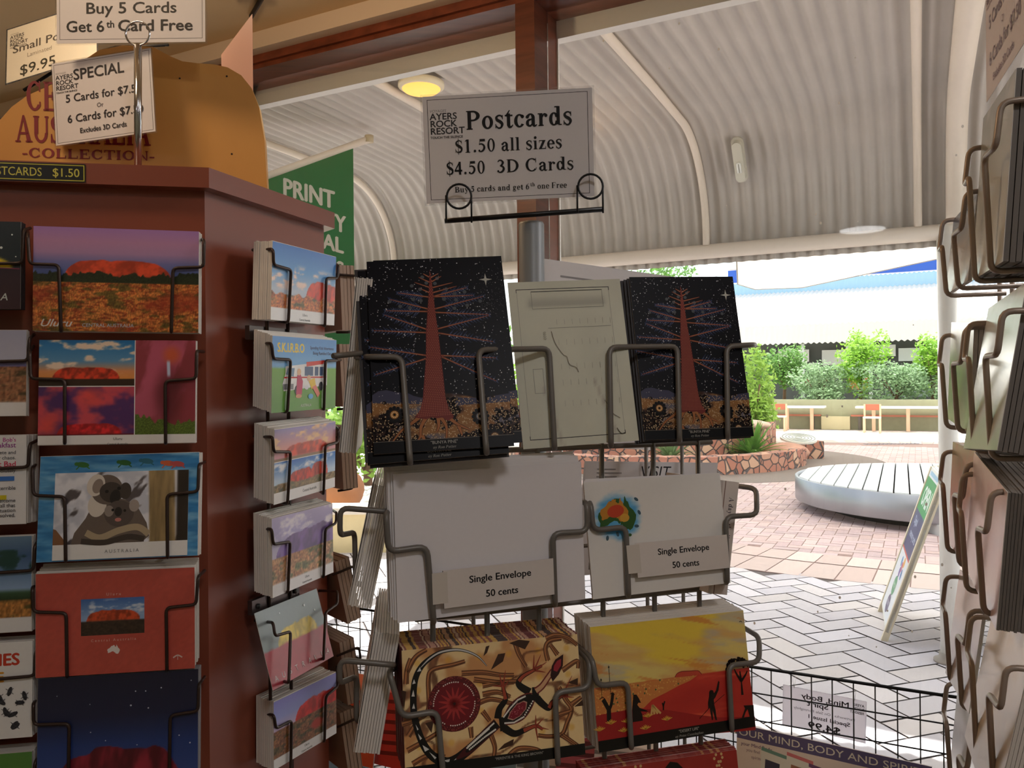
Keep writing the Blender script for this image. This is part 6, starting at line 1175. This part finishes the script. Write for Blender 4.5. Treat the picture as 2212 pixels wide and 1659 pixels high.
# cards on the far faces, seen edge on
def edge_stack(px, yw, lean, Wd, Hd, th, n, name, label, group, corner=1, m=None, front=None, cat='postcard'):
    x, y, z = fr(R(yw), R(lean), 0); c = Vector(px) - x * (corner * Wd / 2) + y * (Hd / 2); M = frame(c, R(yw), R(lean))
    if front: card(M, Wd, Hd, None, front, name, cat, paper=m)
    sheets(M, Wd, Hd, th, n, name, m or PAPER, label, cat, group, jit=.0005, back=.0006); return M
BRN = mat('tan_card_stock', (176, 150, 130), .6)
for i, (z, ln_, H_) in enumerate(((1.626, 2, .088), (1.522, 3, .085), (1.41, 3, .085), (1.232, 12, .088), (1.12, 8, .088), (1.025, 8, .088))):
    w = ('top', 'second', 'third', 'fourth', 'fifth', 'lowest')[i]
    M = edge_stack((-.2125 + (.003 if i > 2 else 0), 1.095, z), 130, ln_, .14, H_, .022, 4, 'postcard', 'tan-edged postcard, %s pack on the cabinet face beyond the corner' % w, '%s pack beyond the cabinet corner' % w, -1, BRN, 'front card of the %s pack beyond the cabinet corner' % w)
    mb = MB(); mb.tube([M @ Vector((-.074, .03, -.03)), M @ Vector((-.074, .03, .004)), M @ Vector((-.074, .012, .004)), M @ Vector((-.05, .012, .004)), M @ Vector((-.05, -.046, .004)), M @ Vector((-.05, -.046, -.02))], .0017, 7, .005); part('pocket_wire', mb, WIRE, cab)
SIDE = []
SIDE.append(edge_stack((-.148, .68, 1.4935), -82, 6, .1125, .150, .014, 7, 'postcard', 'white-edged card in the upper pack on the rack side facing the cabinet', 'upper pack on the rack side', 1, PAPER, 'front card of the upper pack on the rack side'))
SIDE.append(edge_stack((-.142, .68, 1.363), -82, 12, .15, .105, .02, 9, 'postcard', 'white-edged card in the middle pack on the rack side facing the cabinet', 'middle pack on the rack side', 1, PAPER, 'front card of the middle pack on the rack side'))
SIDE.append(edge_stack((-.138, .68, 1.238), -82, 10, .15, .103, .022, 9, 'postcard', 'white-edged card in the lowest pack on the rack side facing the cabinet', 'lowest pack on the rack side', 1, PAPER, 'front card of the lowest pack on the rack side'))

# ---------------------------------------------------------------- wire rack in the middle
YR = R(19); nR = Vector((math.sin(YR), -math.cos(YR), 0)); xR = Vector((math.cos(YR), math.sin(YR), 0)); PO = Vector((.0225, .862, 0))
rack = empty('wire_card_rack', PO, 'grey wire spinner rack of postcards around a round metal pole', 'display rack')
GPIPE = mat('grey_pole', (132, 136, 138), .45, metal=.1, spec=.5)
mb = MB(); mb.lathe([(0, 0), (.0138, 0), (.0138, 1.722), (.0128, 1.724), (0, 1.724)], tuple(PO), 24); part('pole', mb, GPIPE, rack)
mb = MB(); mb.lathe([(0, 0), (.19, 0), (.19, .012), (.03, .03), (.03, .08), (0, .08)], tuple(PO), 32); part('base', mb, GPIPE, rack)
fc = Vector((.0673, .714, 0)) - nR * .035
for side, off, ks in (('front', 0, (-.135, -.085, -.035, .03, .085, .135)), ('back', .235, (-.03, .035, .205, .258))):
    for k in ks:
        p = fc - nR * off + xR * k; mb = MB(); mb.tube([(p.x, p.y, .75), (p.x, p.y, 1.56)], .0025, 8); part('upright_wire', mb, WIREC, rack)
for z in (.78, 1.09, 1.345, 1.49):
    c0 = fc - xR * .15; c1 = fc + xR * .15; c2 = c1 - nR * .235 + xR * .13; c3 = c0 - nR * .235 + xR * .05
    mb = MB(); mb.tube([(p.x, p.y, z) for p in (c0, c1, c2, c3)], .0025, 8, closed=True); part('ring_wire', mb, WIREC, rack)
for z in (.9, 1.36, 1.50):
    mb = MB(); p0 = PO; mb.tube([(p0.x, p0.y, z), (fc.x, fc.y, z)], .003, 8); part('strut', mb, WIREC, rack)
for c, pts in WIRES:
    if c[0] == 'C':
        mb = MB(); mb.tube(pts, .0026, 9, .008); part('pocket_wire', mb, WIREC, rack)
    else:
        mb = MB(); mb.tube(pts, .0017 if c[0] == 'L' else .0018, 8, .005); part('pocket_wire', mb, WIRE, cab)
for pts in ([(-0.1209, 0.672, 1.5774), (-0.1321, 0.66, 1.5759), (-0.1445, 0.645, 1.574)],
            [(-0.1082, 0.69, 1.4408), (-0.1035, 0.66, 1.4456), (-0.1418, 0.655, 1.4498), (-0.1424, 0.655, 1.4274), (-0.1372, 0.69, 1.4231), (-0.1368, 0.69, 1.3783), (-0.1294, 0.72, 1.3707)],
            [(-0.1039, 0.69, 1.3084), (-0.1017, 0.66, 1.3189), (-0.1434, 0.655, 1.325), (-0.144, 0.655, 1.3059), (-0.1368, 0.69, 1.2987), (-0.1372, 0.69, 1.2599), (-0.1306, 0.72, 1.2471)]):
    mb = MB(); mb.tube(pts, .0024, 8, .007); part('pocket_wire', mb, WIREC, rack)
# sign holder on the rack top: flat bar with two wire loops
BLK = mat('black_metal', (22, 22, 24), .4, metal=.3)
Ms, Ws, Hs = pose('sign_main'); ys = POSES['sign_main'][3]
mb = MB(); mb.tube([(-.0695, .846, 1.7235), (.0975, .838, 1.7325)], .0028, 8); hb = part('sign_bar', mb, BLK, rack)
for xc in (-.0535, .0835):
    zb = 1.7235 + (xc + .0695) * .054; yc = .8405 - (xc + .0695) * .05
    mb = MB(); mb.tube([(xc + .0128 * math.cos(k * .2618), yc - .004, zb + .0225 + .0128 * math.sin(k * .2618)) for k in range(24)], .0012, 7, closed=True)
    for dx in (-.0138, .0128): mb.tube([(xc + dx, yc - .003, zb - .005), (xc + dx, yc - .003, zb + .024)], .001, 6)
    part('clip_loop', mb, BLK, rack)
CLEAR = clear_mat('clear_plastic', (250, 250, 250), haze=.03)
def sign(k, cw, ch, draw, label, paper=(226, 222, 224), margin=.0, name='paper_sign', cat='sign', M=None, Wd=None, Hd=None, trans=.0):
    if M is None: M, Wd, Hd = pose(k)
    m = margin * Wd
    def ar(w, h):
        a = Art(w, h, cw, ch); a.rect(0, 0, cw, ch, paper); draw(a); return a
    o = card(M, Wd - 2 * m, Hd - 2 * m, ar, label, name, cat, col_mat('sign_print_t' if trans else 'sign_print', .45, .4, .02, trans), mat('sign_paper_t' if trans else 'sign_paper', paper, .5, trans=trans), .0003)
    if margin:
        mb = MB(); mb.box((-Wd / 2, -Hd / 2, -.0007), (Wd / 2, Hd / 2, -.0004), M); part('laminate_edge', mb, CLEAR, o)
    return o
K = (18, 17, 20)
def logo(a, x, y, s, c=(52, 50, 54)):
    a.text('VOYAGES', x, y - s * .35, s * .42, (120, 116, 118), 'l', slant=.2)
    for i, t in enumerate(('AYERS', 'ROCK', 'RESORT')): a.text(t, x, y + s * (.9 + i * 1.25), s, c, 'l', bold=.03, cond=1.08)
    a.text('TOUCH THE SILENCE', x, y + s * 4.15, s * .36, c, 'l', bold=.03, cond=1.05)
def d_main(a):
    a.frame(10, 8, 366, 250, 1.2, K); logo(a, 15, 44, 14); a.text('Postcards', 214, 84, 40, K, serif=True, width=238, bold=.008)
    a.text('$1.50 all sizes', 188, 139, 28, K, serif=True, width=242); a.text('$4.50', 91, 191, 28, K, serif=True, width=91); a.text('3D Cards', 247, 191, 28, K, serif=True, width=173)
    a.text('Buy 5 cards and get 6', 149, 234, 12.5, K, serif=True, width=168); a.text('th', 240, 227, 8, K, 'c', serif=True); a.text('one Free', 283, 234, 12.5, K, serif=True, width=66)
sign('sign_main', 376, 258, d_main, 'white postcard price sign clipped above the middle wire rack', margin=.012)
def d_buy(a):
    a.frame(6, 6, 320, 222, 1, (50, 48, 50)); a.text('Sale', 163, 70, 34, K, bold=.02); a.text('Buy 5 Cards', 163, 165, 24, K, bold=.02, width=200); a.text('Get 6', 62, 205, 24, K, bold=.02, width=84); a.text('th', 118, 196, 15, K, bold=.02); a.text('Card Free', 216, 204, 24, K, bold=.02, width=164)
sign('sign_buy', 326, 230, d_buy, 'white sign offering a sixth card free, topmost over the cabinet', margin=.01)
def d_spec(a):
    a.frame(4, 4, 226, 180, .9, (60, 58, 60)); logo(a, 7, 30, 9.5); a.text('SPECIAL', 108, 44, 23, (50, 48, 52), bold=.02, width=118)
    a.text('5 Cards for $7.50', 116, 92, 17, (44, 42, 46), bold=.012, width=176); a.text('Or', 108, 112, 9, (90, 86, 90)); a.text('6 Cards for $7.50', 118, 138, 17, (44, 42, 46), bold=.012, width=176); a.text('Excludes 3D Cards', 112, 164, 10.5, (40, 38, 42), bold=.02, width=108)
sign('sign_special', 230, 184, d_spec, 'tilted white special-offer sign behind the chrome sign rod', margin=.012)
def d_small(a):
    logo(a, 6, 18, 7); a.text('Small Posters', 92, 60, 17, (84, 82, 80), bold=.015, width=160); a.text('Laminated', 70, 78, 9, (140, 136, 130)); a.text('$9.95', 66, 116, 22, (60, 62, 58), bold=.01, width=76)
sign('sign_small', 190, 124, d_small, 'glossy small-poster price sign hanging at the upper left edge', (206, 206, 198), margin=.015)
mb = MB(); mb.tube([(-1.13, 1.86, 2.245), (-1.0, 1.84, 2.31), (-.9, 1.83, 2.33), (-.78, 1.83, 2.335)], .004, 6); solid('black_cable', mb, mat('cable_black', (20, 20, 20), .5), 'thin black cable running behind the signs at upper left', 'cable')
Mx = Matrix(((.42, .02, -.9, -.475), (-.9, .05, -.42, 1.345), (.0, 1, .05, 2.06), (0, 0, 0, 1)))
xk = Vector((-.5625, .8268, 0)); zk = Vector((.8268, .5625, 0)); yk = Vector((0, 0, 1))
Mx = Matrix(((xk.x, yk.x, zk.x, -.435), (xk.y, yk.y, zk.y, 1.274), (xk.z, yk.z, zk.z, 1.96), (0, 0, 0, 1)))
def d_post(a):
    a.text('Postcards', 100, 70, 24, (150, 96, 90), serif=True, width=130); a.text('$1.50', 110, 110, 18, (170, 120, 112), serif=True)
sign(None, 210, 180, d_post, 'thin sign seen from behind at the right end of the header board', (232, 206, 196), M=Mx, Wd=.178, Hd=.30, trans=.6)
# chrome rod with ring
CHR = mat('chrome', (200, 202, 206), .15, metal=1.0)
rod = empty('sign_rod', (-.4052, .87, 1.7835), 'chrome sign rod with a wire ring standing on the cabinet', 'sign holder')
mb = MB(); mb.tube([(-.4052, .87, 1.784), (-.4041, .87, 1.9228)], .0040, 12); part('rod', mb, CHR, rod)
mb = MB(); mb.tube([(-.4041 + .0131 * math.cos(k * .2618), .87, 1.9358 + .0131 * math.sin(k * .2618)) for k in range(24)], .0011, 7, closed=True); part('ring', mb, CHR, rod)
# tan header board
hbp = Vector((-.4, .97, 0)); by = R(8)
BD = [(-.25, 1.785), (-.234, 1.80), (-.229, 1.828), (-.218, 1.85), (-.203, 1.867), (-.19, 1.883), (-.173, 1.897), (-.148, 1.91), (-.126, 1.925), (-.108, 1.943), (-.092, 1.955), (-.065, 1.962), (-.031, 1.962), (-.012, 1.952), (.003, 1.946), (.02, 1.9445), (.04, 1.944), (.056, 1.941), (.072, 1.932), (.084, 1.917), (.093, 1.893), (.099, 1.853), (.102, 1.785)]
hd = empty('header_board', (-.45, .97, 1.785), 'tan curved header board with maroon serif lettering standing on the cabinet', 'sign')
Mh = frame((hbp.x, hbp.y, 0), by); TAN = mat('tan_board', (206, 150, 76), .42, var=.08, scale=5, stretch=(1, 6, 1))
mb = MB(); mb.prism(BD, .014, Mh @ Matrix.Translation((0, 0, -.014))); part('board', mb, TAN, hd)
a = Art(.36, .18, 360, 180)
MR = (132, 36, 40)
a.text('CENTRAL', 70 + 0, 75, 34, MR, serif=True, width=128, bold=.022); a.text('AUSTRALIA', 70, 113, 31, MR, serif=True, width=152, bold=.022); a.text('-COLLECTION-', 76, 131, 11, MR, serif=True, width=150, bold=.016)
link('lettering', a.mesh('lettering', col_mat('board_letter', .4)), WM[hd.name].inverted() @ Mh @ Matrix.Translation((-.0, 1.955 - .09, .0004)), hd)
mb = MB()
for x, z in ((.0, 1.925), (.055, 1.93), (.06, 1.835)): mb.lathe([(.0012, 0), (0, .0006)], (0, 0, 0), 8); k0 = len(mb.v) - 16; Mq = Mh @ Matrix.Translation((x, z, .0002)); mb.v[k0:] = [tuple(Mq @ Vector(v)) for v in mb.v[k0:]]
part('screw_holes', mb, mat('hole_dark', (40, 26, 18), .8), hd)
mb = MB(); mb.tube([(-.79, 2.45, 2.684), (-.64, 2.2, 2.684), (-.52, 1.9, 2.684)], .007, 6); solid('ceiling_cable', mb, mat('cable_brown', (60, 44, 34), .6), 'dark cable running across the cream ceiling', 'cable')
mb = MB(); mb.box((-.80, 2.18, 2.66), (-.70, 2.28, 2.69)); solid('ceiling_vent', mb, mat('vent_dark', (60, 56, 46), .6), 'dark square fitting on the ceiling at the top edge', 'fitting')

# ---------------------------------------------------------------- rear face of the middle rack: cards seen from behind
bk = fc - nR * .262; ybk = YR + math.pi
def back_art(kind):
    def go(Wd, Hd):
        a = Art(Wd, Hd, 150, 105); a.rect(0, 0, 150, 105, (226, 224, 226))
        if kind == 'visit':
            a.text('VISIT', 78, 17, 11, (40, 40, 44), slant=.1); a.rect(62, 18.5, 98, 19.5, (40, 40, 44)); a.text('gallery', 80, 26, 5, (110, 108, 110)); 
            for i in range(16): a.rect(112 + i * 2.1, 18, 112 + i * 2.1 + (.6 if i % 3 else 1.3), 26, (40, 40, 44))
            for i in range(4): a.rect(14, 8 + i * 4.2, 34 + (i * 7) % 12, 9.2 + i * 4.2, (140, 138, 140))
        else:
            for i in range(12): a.rect(110 + i * 2.1, 88, 110 + i * 2.1 + (.6 if i % 3 else 1.3), 98, (60, 60, 64))
            a.rect(20, 8, 60, 9, (150, 148, 150)); a.rect(75, 20, 75.5, 90, (170, 168, 170))
        return a
    return go
def back_card(k, z, Wd, Hd, lean, roll, kind, label, d=0, th=.004, n=3, grp=None):
    p = bk + xR * k - nR * d; M = frame((p.x, p.y, z), ybk, R(lean), R(roll)); o = card(M, Wd, Hd, None, label)
    link('printed_back', back_art(kind)(Wd, Hd).mesh('printed_back', MATTE), Matrix.Translation((0, 0, -.00052)) @ Matrix.Rotation(math.pi, 4, 'Y'), o)
back_card(.155, 1.583, .19, .235, 5, 5, 'plain', 'postcard on the far side of the rack, white edge showing between the tree cards')
back_card(.275, 1.585, .12, .21, 5, -5, 'plain', 'postcard on the far side of the rack, peeping over the right tree card')
back_card(.222, 1.383, .2, .125, 8, 3, 'visit', 'postcard on the far side of the rack with a bar code, above the map envelope')
back_card(.10, 1.35, .15, .105, 8, -2, 'plain', 'postcard on the far side of the rack, low between the envelopes')
back_card(.255, 1.335, .15, .105, 8, -4, 'plain', 'postcard on the far side of the rack below the map envelope')
back_card(-.06, 1.31, .12, .1, 8, 4, 'plain', 'postcard on the far side of the rack, above the lizard card')
back_card(.16, 1.14, .17, .105, 8, -3, 'plain', 'postcard on the far side of the rack, low behind the desert figures card')

# ---------------------------------------------------------------- second wire rack at the right edge
A0 = Vector((.517, .95, 0)); xd = Vector((-.35, -.936, 0)).normalized(); yw3 = math.atan2(xd.y, xd.x); n3 = Vector((math.sin(yw3), -math.cos(yw3), 0))
rk2 = empty('tall_card_rack', (.66, .8, 0), 'tall wire card rack cut off by the right edge, seen almost edge on', 'display rack')
WIRE2 = mat('taupe_wire', (164, 150, 138), .38, metal=.25)
mb = MB(); p = A0 + xd * .17 - n3 * .2; mb.lathe([(0, 0), (.02, 0), (.02, 1.9), (0, 1.9)], (p.x, p.y, 0), 18); part('pole', mb, mat('ochre_pole', (150, 120, 60), .4), rk2)
mb = MB(); mb.lathe([(0, 0), (.2, 0), (.2, .012), (.03, .03), (0, .03)], (p.x, p.y, 0), 28); part('base', mb, GPIPE, rk2)
for k in (.03, .09, .16, .2, .27, .32):
    pp = A0 + xd * k - n3 * .05; mb = MB(); mb.tube([(pp.x, pp.y, .8), (pp.x, pp.y, 1.80)], .0025, 8); part('upright_wire', mb, WIRE2, rk2)
def pic_gloss(c1, c2, c3):
    def go(Wd, Hd):
        a = Art(Wd, Hd, 150, 110)
        a.raster(lambda X, Y: mix(grad(Y, [(0, c1), (55, c2), (110, c3)]), c2, ss(.55, .7, fbm(X * .03, Y * .05, 4)) * .5), 30, 24); return a
    return go
GLOSSY = col_mat('gloss_print', .18, .6, .02)
def rcard(k, zt, zb, Wd, lean, roll, th, n, label, pic, grp, dn=0, m=None):
    Hd = (zt - zb) / max(.6, math.cos(R(abs(roll)))); p = A0 + xd * k + n3 * dn; M = frame((p.x, p.y, (zt + zb) / 2), yw3, R(lean), R(roll))
    card(M, Wd, Hd, pic, label, pm=GLOSSY)
    if n: sheets(M, Wd, Hd, th, n, 'postcard', m or PAPER, 'postcard in the pack behind the ' + grp, 'postcard', 'cards packed behind the ' + grp, jit=.0005)
    for sx in (-1, 1):
        h = Hd * .10; hi = h + .035; xi = sx * Wd * .27; xo = sx * (Wd * .5 + .004) if abs(roll) < 8 else sx * Wd * .45; f = .006 + max(0, dn) * 0
        Mh_ = frame((p.x, p.y, (zt + zb) / 2), yw3, 0, 0)
        mb = MB(); mb.tube([Mh_ @ Vector((xo, hi, -.05)), Mh_ @ Vector((xo, hi, f)), Mh_ @ Vector((xo, h, f + .004)), Mh_ @ Vector((xi, h, f + .006)), Mh_ @ Vector((xi, -(zt - zb) / 2 - .004, f + .002)), Mh_ @ Vector((xi, -(zt - zb) / 2 - .004, -.05))], .0026, 8, .008); part('pocket_wire', mb, WIRE2, rk2)
EDK = mat('grey_card_edge', (112, 106, 100), .6)
rcard(.10, 1.735, 1.648, .14, 6, 0, .004, 3, 'glossy grey-blue postcard in the top row of the right rack, nearer the window', pic_gloss((90, 110, 150), (180, 170, 160), (230, 232, 232)), 'grey-blue card of the right rack')
rcard(.262, 1.80, 1.645, .13, 4, 0, .04, 9, 'tall glossy silver postcard in the top row of the right rack', pic_gloss((150, 152, 148), (190, 190, 180), (232, 234, 230)), 'tall silver card of the right rack', m=EDK)
rcard(.09, 1.612, 1.50, .14, 2, -4, .02, 5, 'pale postcard leaning in the second row of the right rack', pic_gloss((240, 242, 246), (160, 180, 150), (200, 206, 190)), 'pale leaning card of the right rack')
rcard(.255, 1.625, 1.487, .14, 10, 4, .03, 8, 'white glossy postcard in the second row of the right rack', pic_gloss((244, 246, 250), (214, 224, 214), (226, 230, 226)), 'white glossy card of the right rack', m=EDK)
rcard(.09, 1.478, 1.36, .14, 3, 0, .03, 7, 'green and pink postcard in the third row of the right rack', pic_gloss((176, 170, 140), (206, 140, 120), (230, 200, 196)), 'green and pink card of the right rack')
rcard(.235, 1.468, 1.35, .15, 3, -8, .035, 14, 'pink postcard slanting in the third row of the right rack', pic_gloss((240, 226, 228), (222, 190, 192), (214, 196, 200)), 'pink slanting card of the right rack', m=EDK, dn=.004)
rcard(.10, 1.335, 1.215, .14, 8, 3, .003, 2, 'thin pinkish postcard slumped in the fourth row of the right rack', pic_gloss((236, 226, 214), (226, 196, 186), (234, 226, 216)), 'slumped pinkish card of the right rack')
rcard(.255, 1.345, 1.19, .14, 10, -6, .015, 5, 'white and gold postcard in the fourth row of the right rack', pic_gloss((246, 244, 238), (232, 214, 186), (240, 232, 224)), 'white and gold card of the right rack')
rcard(.10, 1.205, 1.10, .14, 6, 2, .006, 3, 'pale postcard at the bottom of the right rack', pic_gloss((236, 234, 228), (216, 214, 208), (226, 222, 214)), 'pale bottom card of the right rack')
def d_spec2(a):
    logo(a, 10, 40, 11, (150, 130, 150)); a.text('SPECIAL', 140, 62, 30, (150, 128, 150), bold=.02, width=140); a.text('5 Cards for $7.50', 146, 128, 24, (140, 120, 142), bold=.012, width=230); a.text('Or', 140, 156, 12, (160, 140, 160)); a.text('6 Cards for $7.50', 148, 196, 24, (140, 120, 142), bold=.012, width=230); a.text('Excludes 3D Cards', 140, 232, 14, (140, 120, 142), bold=.02)
pp = A0 + xd * .295 - n3 * .004
sign(None, 300, 250, d_spec2, 'special-offer card sign standing on top of the right rack', (222, 214, 220), M=frame((pp.x, pp.y, 1.87), yw3, 0, 0), Wd=.15, Hd=.125, trans=.0)

# ---------------------------------------------------------------- black wire magazine stand by the window
st = empty('magazine_stand', W(.5, -.2, 0), 'black wire grid magazine stand standing low against the window', 'display stand')
BW = mat('black_wire', (18, 18, 20), .4, metal=.3)
gt, gz = -.15, (.917, .86, .80, .743)
mb = MB(); mb.tube([W(-1.3, gt, gz[0]), W(1.25, gt, gz[0])], .0035, 8); part('top_rail', mb, BW, st)
for z in gz[1:] + (.68, .6, .5):
    mb = MB(); mb.tube([W(-1.3, gt, z), W(1.25, gt, z)], .0017, 6); part('grid_wire', mb, BW, st)
for k in range(-32, 32):
    s = .662 + (k - 0) * .0416 + .026
    if not -1.3 <= s <= 1.24: continue
    mb = MB(); mb.tube([W(s, gt, .45), W(s, gt, gz[0])], .0015, 6); part('grid_wire', mb, BW, st)
for s in (-1.28, 1.22):
    mb = MB(); mb.tube([W(s, gt, 0), W(s, gt, gz[0])], .009, 8); part('leg', mb, BW, st)
mb = MB(); mb.wbox(-1.3, 1.25, gt - .19, gt - .012, .47, .485); part('tray', mb, BW, st)
M, Wd, Hd = pose('banner')
def pic_mags(w, h):
    a = Art(w, h, 425, 135); a.rect(0, 0, 425, 135, (214, 206, 200)); a.rect(-0, 0, 425, 32, (92, 88, 126)); a.text('YOUR MIND, BODY AND SPIRIT', 196, 24, 16, (214, 214, 206), width=420, bold=.004)
    a.text('your Mind Body', 48, 46, 8, (96, 76, 116), bold=.01); a.text('you find', 40, 58, 7, (120, 100, 126)); a.text('spiritual', 52, 72, 7, (120, 100, 126))
    for x, y, c, d in ((60, 40, (110, 150, 140), (70, 70, 90)), (120, 38, (200, 120, 126), (150, 110, 90)), (170, 52, (110, 80, 120), (220, 220, 220)), (150, 66, (90, 130, 124), (200, 206, 200)), (240, 66, (40, 44, 50), (190, 190, 190))):
        a.poly([(x, y), (x + 60, y + 8), (x + 58, y + 90), (x - 2, y + 86)], (212, 216, 210)); a.poly([(x, y), (x + 60, y + 8), (x + 60, y + 16), (x, y + 8)], c); a.poly([(x + 10, y + 26), (x + 44, y + 30), (x + 42, y + 70), (x + 8, y + 66)], d)
    return a
card(M, Wd, Hd, pic_mags, 'printed header card with a purple band on the magazine stand', 'header_card', 'sign', MATTE, mat('poster_board', (214, 206, 200), .5), .004)
M, Wd, Hd = pose('sign_mind')
def d_mind(a):
    a.frame(1, 1, 185, 101, .8, (236, 236, 240)); a.text('Mind, Body', 90, 24, 12.5, (112, 108, 114), bold=.02, width=106); a.text('Spirit', 106, 40, 12.5, (112, 108, 114), bold=.02, width=48); a.text('Partworks : On Sale Fortnightly', 92, 54, 6, (140, 136, 142), width=136); a.text('Special Issue 1', 80, 70, 9.5, (116, 112, 118), bold=.02, width=92); a.text('$4.99', 90, 95, 17, (120, 116, 122), bold=.02, width=72)
    for i, t in enumerate(('AYERS', 'ROCK', 'RESORT')): a.text(t, 5, 16 + i * 9, 6, (150, 148, 152), 'l', bold=.03)
def ar_(w, h):
    a = Art(w, h, 186, 102); d_mind(a); return a
Mf = M @ Matrix.Rotation(math.pi, 4, 'Y')
o = card(Mf, Wd, Hd, None, 'pale sign hung on strings from the stand, its lettering reversed', 'hanging_sign', 'sign', paper=mat('thin_sign', (250, 246, 252), .5, trans=.85), t=.0003)
link('printed_face', ar_(Wd, Hd).mesh('printed_face', col_mat('thin_print', .5, .3, .02, .85)), Matrix.Translation((0, 0, 2e-5)), o)
link('show_through', (lambda a: (d_mind(a), a)[1])(Art(Wd, Hd, 186, 102)).mesh('show_through', col_mat('thin_print', .5, .3, .02, .85)), Matrix.Scale(-1, 4, (0, 0, 1)) @ Matrix.Translation((0, 0, .0004)), o)
for sx in (-.36, .36):
    a_ = M @ Vector((sx * Wd, Hd * .46, .001)); mb = MB(); top = Vector((a_.x, a_.y, a_.z + .026)); mb.tube([a_, top + Vector((.004, 0, 0)), top - Vector((.004, 0, 0)), a_], .0004, 5); part('string', mb, mat('string_white', (226, 226, 226), .6), o)
q = random.Random(8)
for i, (s, c) in enumerate(((-.62, (206, 66, 44)), (-.50, (90, 140, 190)), (-.40, (214, 90, 60)), (-.28, (196, 60, 52)), (-.14, (210, 120, 70)), (.02, (120, 150, 170)), (.16, (200, 196, 190)), (.27, (170, 90, 100)), (.37, (196, 190, 186)))):
    p = W(s, gt - .045 - .012 * (i % 3), .64); Mm = frame(p, YAW_W, R(12))
    col2 = tuple(min(255, v + 60) for v in c); names = ('red', 'pale blue', 'orange-red', 'crimson', 'amber', 'grey-blue', 'pale grey', 'rose', 'off-white')
    def ar2(w, h, c=c, col2=col2):
        a = Art(w, h, 100, 140); a.rect(0, 0, 100, 140, c); a.rect(0, 0, 100, 26, col2)
        for k in range(6): a.poly([(0, 40 + k * 16), (100, 30 + k * 16), (100, 36 + k * 16), (0, 46 + k * 16)], tuple(v * .6 for v in c))
        return a
    card(Mm, .15, .23, ar2, '%s magazine standing in the black wire stand' % names[i], 'magazine', 'magazine', PRINT, PAPER, .004)

q = random.Random(12); mb = MB()
for _ in range(70):
    sx_, zz = q.uniform(.1, 1.5), q.uniform(.9, 2.5); r = q.choice((.0012, .0015, .002, .0028)); c = W(sx_, .079, zz)
    mb.add([c + E_W * (r * math.cos(k)) + Vector((0, 0, r * 1.4 * math.sin(k))) for k in (0, 1.05, 2.1, 3.14, 4.19, 5.24)], [(0, 1, 2, 3, 4, 5)])
o = link('dust_specks', mb.mesh('dust_specks', mat('speck_white', (240, 240, 236), .8)), None, bpy.data.objects['window_2']); o['kind'] = 'stuff'
